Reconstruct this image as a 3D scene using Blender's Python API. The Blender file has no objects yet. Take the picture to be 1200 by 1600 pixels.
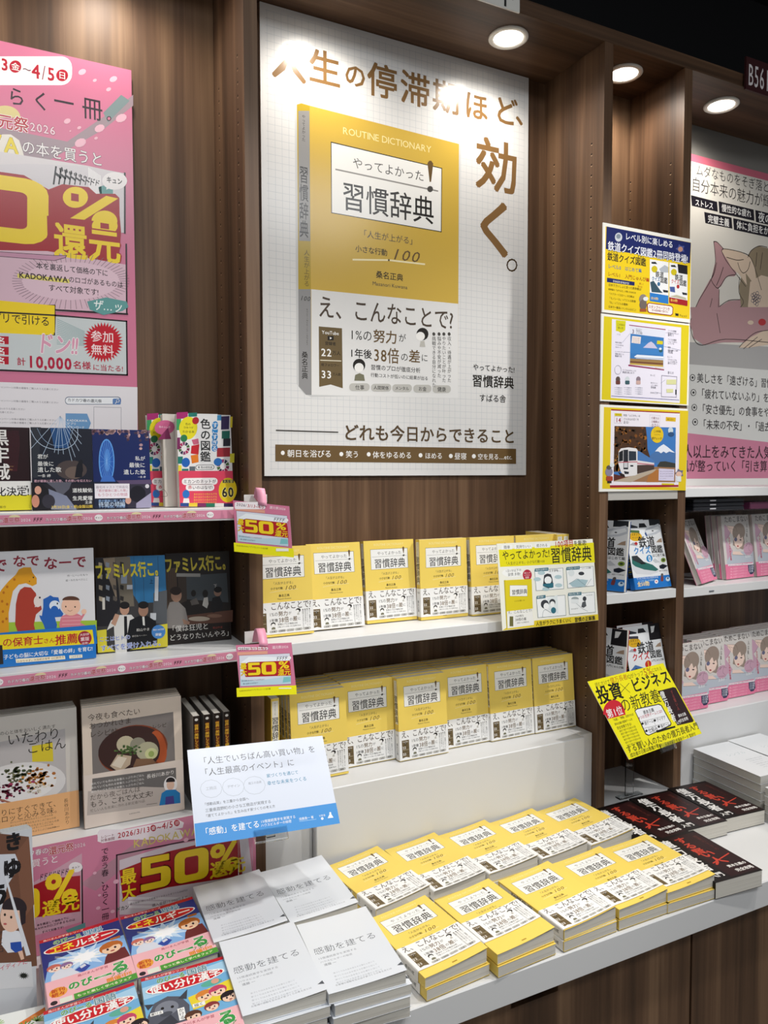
import bpy, math, random
from mathutils import Vector, Matrix
from mathutils.geometry import tessellate_polygon
random.seed(7)
SC = bpy.context.scene
COL = SC.collection
def lin(c):
    return c / 12.92 if c <= .04045 else ((c + .055) / 1.055) ** 2.4
def rgb(h):
    h = h.lstrip('#')
    return tuple(lin(int(h[i:i + 2], 16) / 255) for i in (0, 2, 4)) + (1,)
# ------------------------------------------------------------------ camera
F = 1181.2
YAW, PITCH, ROLL = math.radians(26.518), math.radians(-2.861), math.radians(.144)
EYE = Vector((0, 0, 1.6))
fw = Vector((math.sin(YAW) * math.cos(PITCH), math.cos(YAW) * math.cos(PITCH), math.sin(PITCH)))
r0 = Vector((math.cos(YAW), -math.sin(YAW), 0))
d0 = fw.cross(r0)
CAM_R = r0 * math.cos(ROLL) + d0 * math.sin(ROLL)
CAM_D = -r0 * math.sin(ROLL) + d0 * math.cos(ROLL)
cam = bpy.data.cameras.new('camera')
cam.sensor_fit = 'HORIZONTAL'
cam.sensor_width = 36
cam.lens = F * 36 / 1200
cam.clip_start = .02
co = bpy.data.objects.new('camera', cam)
COL.objects.link(co)
Rm = Matrix((CAM_R, -CAM_D, -fw)).transposed().to_4x4()
co.matrix_world = Matrix.Translation(EYE) @ Rm
SC.camera = co
# ------------------------------------------------------------------ world, lamps, exposure
SC.view_settings.view_transform = 'Standard'
SC.view_settings.look = 'None'
SC.view_settings.exposure = 0.1
SC.view_settings.gamma = 1
SC.view_settings.use_curve_mapping = False
wd = bpy.data.worlds.new('shop_ambience')
SC.world = wd
wd.use_nodes = True
wd.node_tree.nodes['Background'].inputs[0].default_value = (.93, .96, 1, 1)
wd.node_tree.nodes['Background'].inputs[1].default_value = .28
def lamp(name, kind, loc, to, watt, color=(1, 1, 1), **kw):
    l = bpy.data.lights.new(name, kind)
    l.energy = watt
    l.color = color
    for k, v in kw.items():
        setattr(l, k, v)
    o = bpy.data.objects.new(name, l)
    COL.objects.link(o)
    o.location = loc
    o.rotation_euler = (Vector(to) - Vector(loc)).to_track_quat('-Z', 'Y').to_euler()
    return o
# shop ceiling lamps over the aisle
lamp('aisle_spotlight', 'SPOT', (1.75, .60, 2.97), (.95, 1.40, .85), 74, (1, .97, .93), spot_size=math.radians(64), spot_blend=.55, shadow_soft_size=.03)
lamp('aisle_spotlight', 'SPOT', (2.75, .55, 2.97), (1.8, 1.4, .85), 46, (1, .97, .93), spot_size=math.radians(60), spot_blend=.55, shadow_soft_size=.03)
lamp('aisle_spotlight', 'SPOT', (.95, .55, 2.97), (.1, 1.40, .85), 52, (1, .97, .93), spot_size=math.radians(60), spot_blend=.55, shadow_soft_size=.03)
lamp('aisle_ceiling_panel', 'AREA', (.6, -.6, 3.05), (.6, .2, 0), 30, (.95, .98, 1), shape='RECTANGLE', size=2.6, size_y=.5)

# ------------------------------------------------------------------ pixel -> point helpers (the photo's perspective, used to measure)
def ray(x, y):
    return CAM_R * ((x - 600) / F) + CAM_D * ((y - 800) / F) + fw
def hy(x, y, D):
    d = ray(x, y)
    return EYE + d * (D / d.y)
def hz(x, y, Z):
    d = ray(x, y)
    return EYE + d * ((Z - 1.6) / d.z)
def hp(x, y, p, n):
    d = ray(x, y)
    return EYE + d * ((p - EYE).dot(n) / d.dot(n))
def solve(A, b):
    n = len(b)
    M = [r[:] + [v] for r, v in zip(A, b)]
    for i in range(n):
        k = max(range(i, n), key=lambda r: abs(M[r][i]))
        M[i], M[k] = M[k], M[i]
        for r in range(n):
            if r != i:
                f = M[r][i] / M[i][i]
                M[r] = [a - f * c for a, c in zip(M[r], M[i])]
    return [M[i][n] / M[i][i] for i in range(n)]
def homog(src, dst):
    A, b = [], []
    for (x, y), (u, v) in zip(src, dst):
        A.append([x, y, 1, 0, 0, 0, -u * x, -u * y]); b.append(u)
        A.append([0, 0, 0, x, y, 1, -v * x, -v * y]); b.append(v)
    h = solve(A, b)
    def f(x, y):
        w = h[6] * x + h[7] * y + 1
        return (h[0] * x + h[1] * y + h[2]) / w, (h[3] * x + h[4] * y + h[5]) / w
    return f
# ------------------------------------------------------------------ materials
MATS = {}
def bsdf(name):
    m = bpy.data.materials.new(name)
    m.use_nodes = True
    return m, m.node_tree.nodes, m.node_tree.links, m.node_tree.nodes['Principled BSDF']
def M(hexc, rough=.4, spec=.35, metal=0):
    k = (hexc, rough, spec, metal)
    if k not in MATS:
        m, n, l, b = bsdf('print_' + hexc.strip('#'))
        b.inputs['Base Color'].default_value = rgb(hexc)
        b.inputs['Roughness'].default_value = rough
        b.inputs['Specular IOR Level'].default_value = spec
        b.inputs['Metallic'].default_value = metal
        MATS[k] = m
    return MATS[k]
def wood(name, c0, c1, c2, sc=(17, 17, .8), rough=.45):
    m, n, l, b = bsdf(name)
    tc = n.new('ShaderNodeTexCoord'); oi = n.new('ShaderNodeObjectInfo')
    mp = n.new('ShaderNodeMapping'); mp.inputs['Scale'].default_value = sc
    ad = n.new('ShaderNodeVectorMath'); ad.operation = 'ADD'
    cx = n.new('ShaderNodeCombineXYZ')
    ml = n.new('ShaderNodeMath'); ml.operation = 'MULTIPLY'; ml.inputs[1].default_value = 37
    l.new(oi.outputs['Random'], ml.inputs[0])
    for i in range(3):
        l.new(ml.outputs[0], cx.inputs[i])
    l.new(tc.outputs['Object'], mp.inputs['Vector'])
    l.new(mp.outputs[0], ad.inputs[0]); l.new(cx.outputs[0], ad.inputs[1])
    n1 = n.new('ShaderNodeTexNoise'); n1.inputs['Scale'].default_value = 1; n1.inputs['Detail'].default_value = 5; n1.inputs['Distortion'].default_value = .6
    l.new(ad.outputs[0], n1.inputs['Vector'])
    mp2 = n.new('ShaderNodeMapping'); mp2.inputs['Scale'].default_value = tuple(s * .3 if s > 5 else s * .35 for s in sc)
    l.new(tc.outputs['Object'], mp2.inputs['Vector'])
    ad2 = n.new('ShaderNodeVectorMath'); ad2.operation = 'ADD'
    l.new(mp2.outputs[0], ad2.inputs[0]); l.new(cx.outputs[0], ad2.inputs[1])
    n2 = n.new('ShaderNodeTexNoise'); n2.inputs['Scale'].default_value = 1; n2.inputs['Detail'].default_value = 2; n2.inputs['Distortion'].default_value = 1.2
    l.new(ad2.outputs[0], n2.inputs['Vector'])
    mp3 = n.new('ShaderNodeMapping'); mp3.inputs['Scale'].default_value = tuple(s * 7 if s > 5 else s * 2 for s in sc)
    l.new(tc.outputs['Object'], mp3.inputs['Vector'])
    n3 = n.new('ShaderNodeTexNoise'); n3.inputs['Scale'].default_value = 1; n3.inputs['Detail'].default_value = 2
    l.new(mp3.outputs[0], n3.inputs['Vector'])
    mx = n.new('ShaderNodeMath'); mx.operation = 'MULTIPLY_ADD'; mx.inputs[1].default_value = .55
    m2 = n.new('ShaderNodeMath'); m2.operation = 'MULTIPLY'; m2.inputs[1].default_value = .45
    l.new(n2.outputs['Fac'], m2.inputs[0])
    l.new(n1.outputs['Fac'], mx.inputs[0]); l.new(m2.outputs[0], mx.inputs[2])
    m3 = n.new('ShaderNodeMath'); m3.operation = 'MULTIPLY_ADD'; m3.inputs[1].default_value = .16
    l.new(n3.outputs['Fac'], m3.inputs[0]); l.new(mx.outputs[0], m3.inputs[2])
    m4 = n.new('ShaderNodeMath'); m4.operation = 'SUBTRACT'; m4.inputs[1].default_value = .08
    l.new(m3.outputs[0], m4.inputs[0])
    cr = n.new('ShaderNodeValToRGB')
    e = cr.color_ramp.elements
    e[0].position = .33; e[0].color = rgb(c0)
    e[1].position = .68; e[1].color = rgb(c2)
    k = e.new(.5); k.color = rgb(c1)
    l.new(m4.outputs[0], cr.inputs[0]); l.new(cr.outputs[0], b.inputs['Base Color'])
    bp = n.new('ShaderNodeBump'); bp.inputs['Strength'].default_value = .08; bp.inputs['Distance'].default_value = .002
    l.new(n3.outputs['Fac'], bp.inputs['Height']); l.new(bp.outputs[0], b.inputs['Normal'])
    b.inputs['Roughness'].default_value = rough
    b.inputs['Specular IOR Level'].default_value = .3
    return m
WOOD = wood('walnut_laminate', '#36261a', '#5e4532', '#8a6c51')
WOODX = wood('walnut_laminate_across', '#36261a', '#5e4532', '#8a6c51', (.8, 17, 17))
def plain(name, hexc, rough, spec=.3, nz=0):
    m, n, l, b = bsdf(name)
    b.inputs['Base Color'].default_value = rgb(hexc)
    b.inputs['Roughness'].default_value = rough
    b.inputs['Specular IOR Level'].default_value = spec
    if nz:
        t = n.new('ShaderNodeTexNoise'); t.inputs['Scale'].default_value = 140
        bp = n.new('ShaderNodeBump'); bp.inputs['Strength'].default_value = nz; bp.inputs['Distance'].default_value = .0005
        l.new(t.outputs['Fac'], bp.inputs['Height']); l.new(bp.outputs[0], b.inputs['Normal'])
    return m
WHITE = plain('white_laminate', '#dcdcdc', .35, .35, .04)
DARK = plain('black_paint', '#101012', .7, .2, .1)
GREY = plain('grey_board', '#77746f', .6, .2, .05)
METAL = plain('brushed_metal', '#b8b8ba', .35)
METAL.node_tree.nodes['Principled BSDF'].inputs['Metallic'].default_value = 1
HOLE = plain('peg_hole_dark', '#1a100a', .8)
def paper(name, c0, c1):
    m, n, l, b = bsdf(name)
    tc = n.new('ShaderNodeTexCoord'); mp = n.new('ShaderNodeMapping'); mp.inputs['Scale'].default_value = (3, 2600, 3)
    t = n.new('ShaderNodeTexNoise'); t.inputs['Scale'].default_value = 1; t.inputs['Detail'].default_value = 3
    l.new(tc.outputs['Object'], mp.inputs[0]); l.new(mp.outputs[0], t.inputs['Vector'])
    cr = n.new('ShaderNodeValToRGB')
    cr.color_ramp.elements[0].position = .3; cr.color_ramp.elements[0].color = rgb(c0)
    cr.color_ramp.elements[1].position = .65; cr.color_ramp.elements[1].color = rgb(c1)
    l.new(t.outputs['Fac'], cr.inputs[0]); l.new(cr.outputs[0], b.inputs['Base Color'])
    b.inputs['Roughness'].default_value = .8; b.inputs['Specular IOR Level'].default_value = .1
    return m
PAGES = paper('page_edges', '#bdb7ac', '#e4e0d6')
PAGESG = paper('page_edges_grey', '#a6a49e', '#cfcdc6')
def glass(name):
    m, n, l, b = bsdf(name)
    b.inputs['Base Color'].default_value = (.95, .97, .98, 1)
    b.inputs['Roughness'].default_value = .04
    b.inputs['Transmission Weight'].default_value = 1
    b.inputs['IOR'].default_value = 1.3
    return m
ACRYL = glass('clear_acrylic')
def emit(name, col, s):
    m, n, l, b = bsdf(name)
    b.inputs['Emission Color'].default_value = rgb(col)
    b.inputs['Emission Strength'].default_value = s
    return m
LENS = emit('lamp_lens', '#fff6ea', 9)
# ------------------------------------------------------------------ object helpers
def tag(o, label, cat, group=None):
    o['label'] = label
    o['category'] = cat
    if group:
        o['group'] = group
    return o
def mesh_obj(name, verts, faces, mats, parent=None, loc=(0, 0, 0), smooth=False, midx=None):
    me = bpy.data.meshes.new(name)
    me.from_pydata([tuple(v) for v in verts], [], faces)
    for m in mats:
        me.materials.append(m)
    if midx:
        for p, i in zip(me.polygons, midx):
            p.material_index = i
    if smooth:
        for p in me.polygons:
            p.use_smooth = True
    me.update()
    o = bpy.data.objects.new(name, me)
    COL.objects.link(o)
    o.location = loc
    if parent:
        o.parent = parent
    return o
class MB:
    """collects shapes for ONE mesh"""
    def __init__(s):
        s.v, s.f, s.m, s.mats = [], [], [], []
    def mi(s, m):
        if m not in s.mats:
            s.mats.append(m)
        return s.mats.index(m)
    def add(s, vs, fs, m):
        k = len(s.v)
        s.v += [tuple(v) for v in vs]
        s.f += [tuple(i + k for i in f) for f in fs]
        s.m += [s.mi(m)] * len(fs)
        return s
    def box(s, x0, y0, z0, x1, y1, z1, m, bev=0):
        if bev <= 0:
            vs = [(x, y, z) for z in (z0, z1) for y in (y0, y1) for x in (x0, x1)]
            return s.add(vs, [(0, 2, 3, 1), (4, 5, 7, 6), (0, 1, 5, 4), (2, 6, 7, 3), (0, 4, 6, 2), (1, 3, 7, 5)], m)
        b = bev
        lay = []
        for z, i in ((z0, b), (z0 + b, 0), (z1 - b, 0), (z1, b)):
            lay.append([(x0 + i + b, y0 + i, z), (x1 - i - b, y0 + i, z), (x1 - i, y0 + i + b, z), (x1 - i, y1 - i - b, z),
                        (x1 - i - b, y1 - i, z), (x0 + i + b, y1 - i, z), (x0 + i, y1 - i - b, z), (x0 + i, y0 + i + b, z)])
        vs = sum(lay, [])
        fs = [tuple(range(7, -1, -1)), tuple(range(24, 32))]
        for k in range(3):
            for i in range(8):
                j = (i + 1) % 8
                fs.append((k * 8 + i, k * 8 + j, k * 8 + 8 + j, k * 8 + 8 + i))
        return s.add(vs, fs, m)
    def disc(s, c, r, ax, m, n=12):
        vs = []
        for i in range(n):
            a = 2 * math.pi * i / n
            p, q = r * math.cos(a), r * math.sin(a)
            vs.append({'x': (c[0], c[1] + p, c[2] + q), 'y': (c[0] + p, c[1], c[2] + q), 'z': (c[0] + p, c[1] + q, c[2])}[ax])
        return s.add(vs, [tuple(range(n))], m)
    def lathe(s, c, prof, m, n=32):
        vs = [(c[0] + r * math.cos(2 * math.pi * i / n), c[1] + r * math.sin(2 * math.pi * i / n), c[2] + z) for r, z in prof for i in range(n)]
        fs = [(k * n + i, k * n + (i + 1) % n, (k + 1) * n + (i + 1) % n, (k + 1) * n + i) for k in range(len(prof) - 1) for i in range(n)]
        return s.add(vs, fs, m)
    def strip(s, path, z0, z1, th, m):
        """a thin sheet following path (x,y), extruded in z"""
        n = len(path)
        nor = []
        for i in range(n):
            a = path[max(i - 1, 0)]; b = path[min(i + 1, n - 1)]
            d = (b[0] - a[0], b[1] - a[1]); q = math.hypot(*d) or 1
            nor.append((-d[1] / q * th, d[0] / q * th))
        vs = []
        for (x, y), (a, b) in zip(path, nor):
            vs += [(x, y, z0), (x, y, z1), (x + a, y + b, z0), (x + a, y + b, z1)]
        fs = []
        for i in range(n - 1):
            k = i * 4; j = k + 4
            fs += [(k, j, j + 1, k + 1), (k + 2, k + 3, j + 3, j + 2), (k, k + 2, j + 2, j), (k + 1, j + 1, j + 3, k + 3)]
        e = (n - 1) * 4
        fs += [(0, 1, 3, 2), (e, e + 2, e + 3, e + 1)]
        return s.add(vs, fs, m)
    def out(s, name, parent=None, loc=(0, 0, 0), smooth=False):
        """world-space vertices; loc becomes the origin"""
        L = Vector(loc)
        return mesh_obj(name, [Vector(v) - L for v in s.v], s.f, s.mats, parent, loc if parent is None else (0, 0, 0), smooth, s.m)
def empty(name, loc=(0, 0, 0), rot=None):
    o = bpy.data.objects.new(name, None)
    COL.objects.link(o)
    o.empty_display_size = .03
    o.location = loc
    if rot is not None:
        o.rotation_euler = rot
    return o
# ------------------------------------------------------------------ printed artwork: flat shapes and lettering laid on a sheet
GL = {}
def glyph(c, b):
    k = (c, b)
    if k not in GL:
        cu = bpy.data.curves.new('lettering', 'FONT')
        cu.body = c; cu.size = 1; cu.offset = b; cu.resolution_u = 2; cu.fill_mode = 'FRONT'
        o = bpy.data.objects.new('lettering', cu)
        m = o.to_mesh()
        v = [(p.co.x, p.co.y) for p in m.vertices]
        f = [tuple(p.vertices) for p in m.polygons]
        o.to_mesh_clear()
        bpy.data.objects.remove(o); bpy.data.curves.remove(cu)
        if c in ' \u3000':
            adv = 1.0 if c == '\u3000' else .3
        elif ord(c) < 0x250:
            adv = (max(p[0] for p in v) - min(p[0] for p in v) + .09 - 2 * b) if v else .3
            mn = min(p[0] for p in v) if v else 0
            sh = 0
            if c in '0123456789' and adv < .58:
                sh = (.58 - adv) / 2; adv = .58
            v = [(x - mn + .045 - b + sh, y) for x, y in v]
        else:
            adv = 1.0
        GL[k] = (v, f, adv)
    return GL[k]
VERT = {'ー': '|', '「': '﹁', '」': '﹂', '…': '︙', '―': '|'}
class Art:
    def __init__(s, w, h, fn=None, canvas=(1, 1), n=0, axis='u', rough=.38, spec=.35):
        s.w, s.h, s.n, s.axis, s.rough, s.spec = w, h, n, axis, rough, spec
        cw, ch = canvas
        s.fn = fn or (lambda x, y: (x / cw * w, (1 - y / ch) * h))
        s.vx, s.vy, s.vs = 0, 0, 1
        s.L = 1
        s.v, s.f, s.c = [], [], []
    def view(s, x0, y0, sc):
        s.vx, s.vy, s.vs = x0, y0, sc
        return s
    def p(s, X, Y):
        return s.fn(s.vx + X / s.vs, s.vy + Y / s.vs)
    def clip(s, pts):
        ax = 0 if s.axis == 'u' else 1
        tot = s.w if ax == 0 else s.h
        out = []
        for k in range(s.n):
            lo, hi = tot * k / s.n, tot * (k + 1) / s.n
            if k == 0: lo = -1e9
            if k == s.n - 1: hi = 1e9
            q = pts
            for val, sg in ((lo, 1), (hi, -1)):
                r = []
                for i in range(len(q)):
                    a, b = q[i], q[(i + 1) % len(q)]
                    da, db = sg * (a[ax] - val), sg * (b[ax] - val)
                    if da >= 0: r.append(a)
                    if da * db < 0:
                        t = da / (da - db)
                        r.append((a[0] + (b[0] - a[0]) * t, a[1] + (b[1] - a[1]) * t))
                q = r
                if len(q) < 3: break
            if len(q) >= 3: out.append(q)
        return out
    def raw(s, pts, c, L=None, conv=True):
        if s.n and not conv:
            tris = tessellate_polygon([[Vector((x, y, 0)) for x, y in pts]])
            qs = [q for t in tris for q in s.clip([pts[i] for i in t])]
        else:
            qs = s.clip(pts) if s.n else [pts]
        for q in qs:
            k = len(s.v)
            s.v += [(a, b, s.L if L is None else L) for a, b in q]
            s.f.append(tuple(range(k, k + len(q)))); s.c.append(c)
    def lrect(s, u0, v0, u1, v1, c):
        s.raw([(u0, v0), (u1, v0), (u1, v1), (u0, v1)], c); s.L += 1
    def base(s, c):
        s.lrect(0, 0, s.w, s.h, c)
    def poly(s, pts, c, conv=False, up=True):
        s.raw([s.p(*q) for q in pts], c, None, conv)
        if up: s.L += 1
    def rect(s, x0, y0, x1, y1, c, up=True):
        s.poly([(x0, y0), (x1, y0), (x1, y1), (x0, y1)], c, True, up)
    def rects(s, lst, c):
        for r in lst: s.rect(*r, c, up=False)
        s.L += 1
    def oval(s, x, y, rx, ry, c, n=20, a0=0, a1=360, rot=0, up=True):
        pts = []
        full = a1 - a0 >= 360
        for i in range(n if full else n + 1):
            a = math.radians(a0 + (a1 - a0) * i / n)
            X, Y = rx * math.cos(a), ry * math.sin(a)
            r = math.radians(rot)
            pts.append((x + X * math.cos(r) - Y * math.sin(r), y + X * math.sin(r) + Y * math.cos(r)))
        s.poly(pts, c, True, up)
    def line(s, pts, c, wd, close=False, up=True):
        q = [s.p(*a) for a in pts]
        if close: q.append(q[0])
        for a, b in zip(q, q[1:]):
            d = (b[0] - a[0], b[1] - a[1]); n = math.hypot(*d)
            if n < 1e-7: continue
            e = (d[0] / n * wd * .5, d[1] / n * wd * .5)
            s.raw([(a[0] - e[0] - e[1], a[1] - e[1] + e[0]), (a[0] - e[0] + e[1], a[1] - e[1] - e[0]),
                   (b[0] + e[0] + e[1], b[1] + e[1] - e[0]), (b[0] + e[0] - e[1], b[1] + e[1] + e[0])], c)
        if up: s.L += 1
    def curve(s, pts, c, wd, k=5, up=True):
        P = [pts[0]] + list(pts) + [pts[-1]]
        o = []
        for i in range(1, len(P) - 2):
            for j in range(k):
                t = j / k
                o.append(tuple(.5 * (2 * P[i][d] + (P[i + 1][d] - P[i - 1][d]) * t + (2 * P[i - 1][d] - 5 * P[i][d] + 4 * P[i + 1][d] - P[i + 2][d]) * t * t
                                     + (3 * P[i][d] - P[i - 1][d] - 3 * P[i + 1][d] + P[i + 2][d]) * t ** 3) for d in (0, 1)))
        o.append(pts[-1])
        s.line(o, c, wd, up=up)
        return o
    def box(s, x0, y0, x1, y1, c, edge, wd):
        s.rect(x0, y0, x1, y1, c)
        s.line([(x0, y0), (x1, y0), (x1, y1), (x0, y1)], edge, wd, True)
    def rbox(s, x0, y0, x1, y1, r, c, up=True):
        pts = []
        for cx, cy, a in ((x1 - r, y0 + r, -90), (x1 - r, y1 - r, 0), (x0 + r, y1 - r, 90), (x0 + r, y0 + r, 180)):
            for i in range(6):
                t = math.radians(a + 18 * i)
                pts.append((cx + r * math.cos(t), cy + r * math.sin(t)))
        s.poly(pts, c, True, up)
    def star(s, x, y, r1, r2, n, c, ry=1):
        s.poly([(x + (r1 if i % 2 else r2) * math.cos(math.pi * i / n), y + ry * (r1 if i % 2 else r2) * math.sin(math.pi * i / n)) for i in range(2 * n)], c)
    @staticmethod
    def fat(w):
        if w < .004: return [(0, 0)]
        w *= .68
        if w < .05: return [(w, w), (-w, w), (-w, -w), (w, -w)]
        return [(w * math.cos(i * .7854), w * math.sin(i * .7854)) for i in range(8)] + [(0, 0)]
    def T(s, txt, a, b, c, w=0, hs=1, sl=0, o=None):
        """lettering from the left-middle point a to the right-middle point b"""
        if o:
            s.T(txt, a, b, o[0], w + o[1], hs, sl); s.L += 1
        (u0, v0), (u1, v1) = s.p(*a), s.p(*b)
        g = [glyph(ch, min(w, 0)) for ch in txt]
        tot = sum(q[2] for q in g) or 1
        em = (u1 - u0) / tot
        v = (v0 + v1) / 2 - .38 * abs(em) * hs
        for vs, fs, adv in g:
            for iq, (ox, oy) in enumerate(s.fat(w)):
                k = len(s.v)
                s.v += [(u0 + (x + ox + sl * y) * em, v + (y + oy) * abs(em) * hs, s.L + .2 + .08 * iq) for x, y in vs]
                for f in fs:
                    s.f.append(tuple(i + k for i in f)); s.c.append(c)
            u0 += adv * em
    def TV(s, txt, a, b, c, w=0, ws=1, o=None):
        """vertical lettering from the top point a to the bottom point b"""
        if o:
            s.TV(txt, a, b, o[0], w + o[1], ws); s.L += 1
        (u0, v0), (u1, v1) = s.p(*a), s.p(*b)
        em = (v0 - v1) / len(txt)
        for i, ch in enumerate(txt):
            vs, fs, adv = glyph(VERT.get(ch, ch), min(w, 0))
            uc = u0 + (u1 - u0) * (i + .5) / len(txt)
            for iq, (ox, oy) in enumerate(s.fat(w)):
                k = len(s.v)
                s.v += [(uc + (x + ox - adv / 2) * em * ws, v0 - (i + .88) * em + (y + oy) * em, s.L + .2 + .08 * iq) for x, y in vs]
                for f in fs:
                    s.f.append(tuple(j + k for j in f)); s.c.append(c)
    def into(s, mb, fn, e=1.5e-5):
        cache = {}
        k = len(mb.v)
        mb.v += [tuple(fn(u, v, l * e)) for u, v, l in s.v]
        for f, c in zip(s.f, s.c):
            if c not in cache:
                cache[c] = mb.mi(M(c, s.rough, s.spec) if isinstance(c, str) else c)
            mb.f.append(tuple(i + k for i in f)); mb.m.append(cache[c])
# ------------------------------------------------------------------ books
def make_book(w, h, t, hexc, front=None, spine=None, obi=None, side='L', lift=0, pages=None, rough=.38, back=None):
    """list of (part name, mesh); local: x right, z up, front cover faces -y, front bottom-left corner at the origin"""
    N = 10 if lift else 0
    def lf(x):
        x = min(max(x / w, 0), 1)
        return lift * (x if side == 'L' else 1 - x) ** 2
    def shell(mb, z0, z1, off, th, mat):
        r = .0014
        path = []
        xs = [w * (1 - i / max(N, 1)) for i in range(max(N, 1) + 1)]
        lm = lambda x: lift * (x / w) ** 2
        path += [(x, -off - lm(x)) for x in xs[:-1]]
        path += [(r, -off - lm(r))]
        for i in range(1, 4):
            a = math.pi / 2 * i / 4
            path.append((r - (r + off) * math.sin(a), r - (r + off) * math.cos(a)))
        path += [(-off, r), (-off, t - r)]
        for i in range(1, 4):
            a = math.pi / 2 * i / 4
            path.append((r - (r + off) * math.cos(a), t - r + (r + off) * math.sin(a)))
        path += [(r, t + off), (w, t + off)]
        if side == 'R':
            path = [(w - x, y) for x, y in path]
        mb.strip(path, z0, z1, -th if side == 'R' else th, mat)
    parts = []
    mb = MB()
    shell(mb, 0, h, 0, -.0004, M(hexc, rough) if isinstance(hexc, str) else hexc)
    if front:
        front.into(mb, lambda u, v, l: (u, -l - 1e-5 - lf(u), v))
    if spine:
        if side == 'L':
            spine.into(mb, lambda u, v, l: (-l - 1e-5, t - u, v))
        else:
            spine.into(mb, lambda u, v, l: (w + l + 1e-5, u, v))
    parts.append(('cover', mb))
    pb = MB()
    pm = pages or PAGES
    x0, x1 = (.0008, w - .0015) if side == 'L' else (.0015, w - .0008)
    if not lift:
        pb.box(x0, .0006, .0003, x1, t - .0006, h - .0003, pm)
    else:
        n = 10
        vs, fs = [], []
        for i in range(n + 1):
            x = x0 + (x1 - x0) * i / n
            y = .0007 - lf(x) * .45
            vs += [(x, y, .0012), (x, y, h - .0012), (x, t - .0007, .0012), (x, t - .0007, h - .0012)]
        for i in range(n):
            k = i * 4
            fs += [(k, k + 4, k + 5, k + 1), (k + 2, k + 3, k + 7, k + 6), (k, k + 2, k + 6, k + 4), (k + 1, k + 5, k + 7, k + 3)]
        fs += [(0, 1, 3, 2), (n * 4, n * 4 + 2, n * 4 + 3, n * 4 + 1)]
        pb.add(vs, fs, pm)
        for q in (.62, .84):
            pb.strip([(x0 + (x1 - x0) * i / n, .0003 - lf(x0 + (x1 - x0) * i / n) * q) for i in range(n + 1)], .0012, h - .0012, .00012, pm)
    parts.append(('page_block', pb))
    if obi:
        ob = MB()
        z0, z1 = obi['z']
        off = .0012 if lift else .0009
        shell(ob, z0, z1, off, -.00025, M(obi['c'], rough))
        if obi.get('art'):
            obi['art'].into(ob, lambda u, v, l: (u, -off - l - 1e-5 - lf(u), v + z0))
        if obi.get('spine'):
            if side == 'L':
                obi['spine'].into(ob, lambda u, v, l: (-off - l - 1e-5, t - u, v + z0))
            else:
                obi['spine'].into(ob, lambda u, v, l: (w + off + l + 1e-5, u, v + z0))
        parts.append(('paper_band', ob))
    out = []
    for nme, b in parts:
        me = bpy.data.meshes.new(nme)
        me.from_pydata(b.v, [], b.f)
        for m in b.mats:
            me.materials.append(m)
        for p, i in zip(me.polygons, b.m):
            p.material_index = i
        me.update()
        out.append((nme, me))
    return dict(parts=out, w=w, h=h, t=t)
def put(kind, name, mat, label, cat, group=None, band=0):
    e = empty(name)
    e.matrix_world = mat
    tag(e, label, cat, group)
    for nme, me in kind['parts']:
        o = bpy.data.objects.new(nme, me)
        COL.objects.link(o)
        o.parent = e
        if nme == 'paper_band':
            o.location = (0, 0, band)
    return e
def stand(kind, x, y, z, yaw=0, lean=6, roll=0):
    """front bottom-left corner near (x, y); the back edge rests on z"""
    t = kind['t']
    th = math.radians(lean)
    m = Matrix.Translation((x, y, z + t * math.sin(th) + (kind['w'] * math.sin(math.radians(roll)) if roll > 0 else 0) + .0004)) @ Matrix.Rotation(math.radians(yaw), 4, 'Z') @ Matrix.Rotation(math.radians(roll), 4, 'Y') @ Matrix.Rotation(-th, 4, 'X')
    return m
def lie(kind, cx, cy, ztop, yaw=0, pitch=0):
    """lying on its back, front cover up, centred on (cx, cy), flat top at ztop"""
    return Matrix.Translation((cx, cy, ztop)) @ Matrix.Rotation(math.radians(yaw), 4, 'Z') @ Matrix.Rotation(math.radians(-90 + pitch), 4, 'X') @ Matrix.Translation((-kind['w'] / 2, 0, -kind['h'] / 2))
# ------------------------------------------------------------------ the room
def struct(o):
    o['kind'] = 'structure'
    return o
struct(MB().box(-3, -4, -.05, 5, 2, 0, plain('grey_floor', '#8d8880', .4, .3, .1)).out('floor', loc=(1, -1, 0)))
struct(MB().box(-3, 1.75, 0, 5, 1.8, 3.2, DARK).out('wall_back', loc=(1, 1.77, 0)))
struct(MB().box(-3, -1.2, 3.15, 5, 1.75, 3.2, DARK).out('ceiling', loc=(1, .3, 3.15)))
# ------------------------------------------------------------------ the bookcase
YF, YB = 1.437, 1.664
ZT = .75
XA0, XD1 = -.62, 2.62
UP = [(.4222, .449), (1.3142, 1.3413), (1.583, 1.6105)]
upr_lab = ['walnut upright panel with peg holes left of the large yellow book poster', 'walnut upright panel with peg holes right of the large yellow book poster', 'walnut upright panel between the train posters and the pink lady poster']
for (x0, x1), lb in zip(UP, upr_lab):
    mb = MB().box(x0, YF, ZT + .0005, x1, YB, 2.6395, WOOD)
    for yy in (YF + .042, YB - .042):
        for k in range(58):
            z = .98 + k * .0256
            if z < 2.42:
                mb.disc((x0 - .0004, yy, z)  , .0026, 'x', HOLE, 10)
                mb.disc((x0 - .0003, yy, z - .0018), .0025, 'x', M('#c4a684'), 8)
                mb.disc((x1 + .0004, yy, z)  , .0026, 'x', HOLE, 10)
    tag(mb.out('upright_panel', loc=((x0 + x1) / 2, YF + .1, ZT)), lb, 'panel', 'bookcase uprights')
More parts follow.
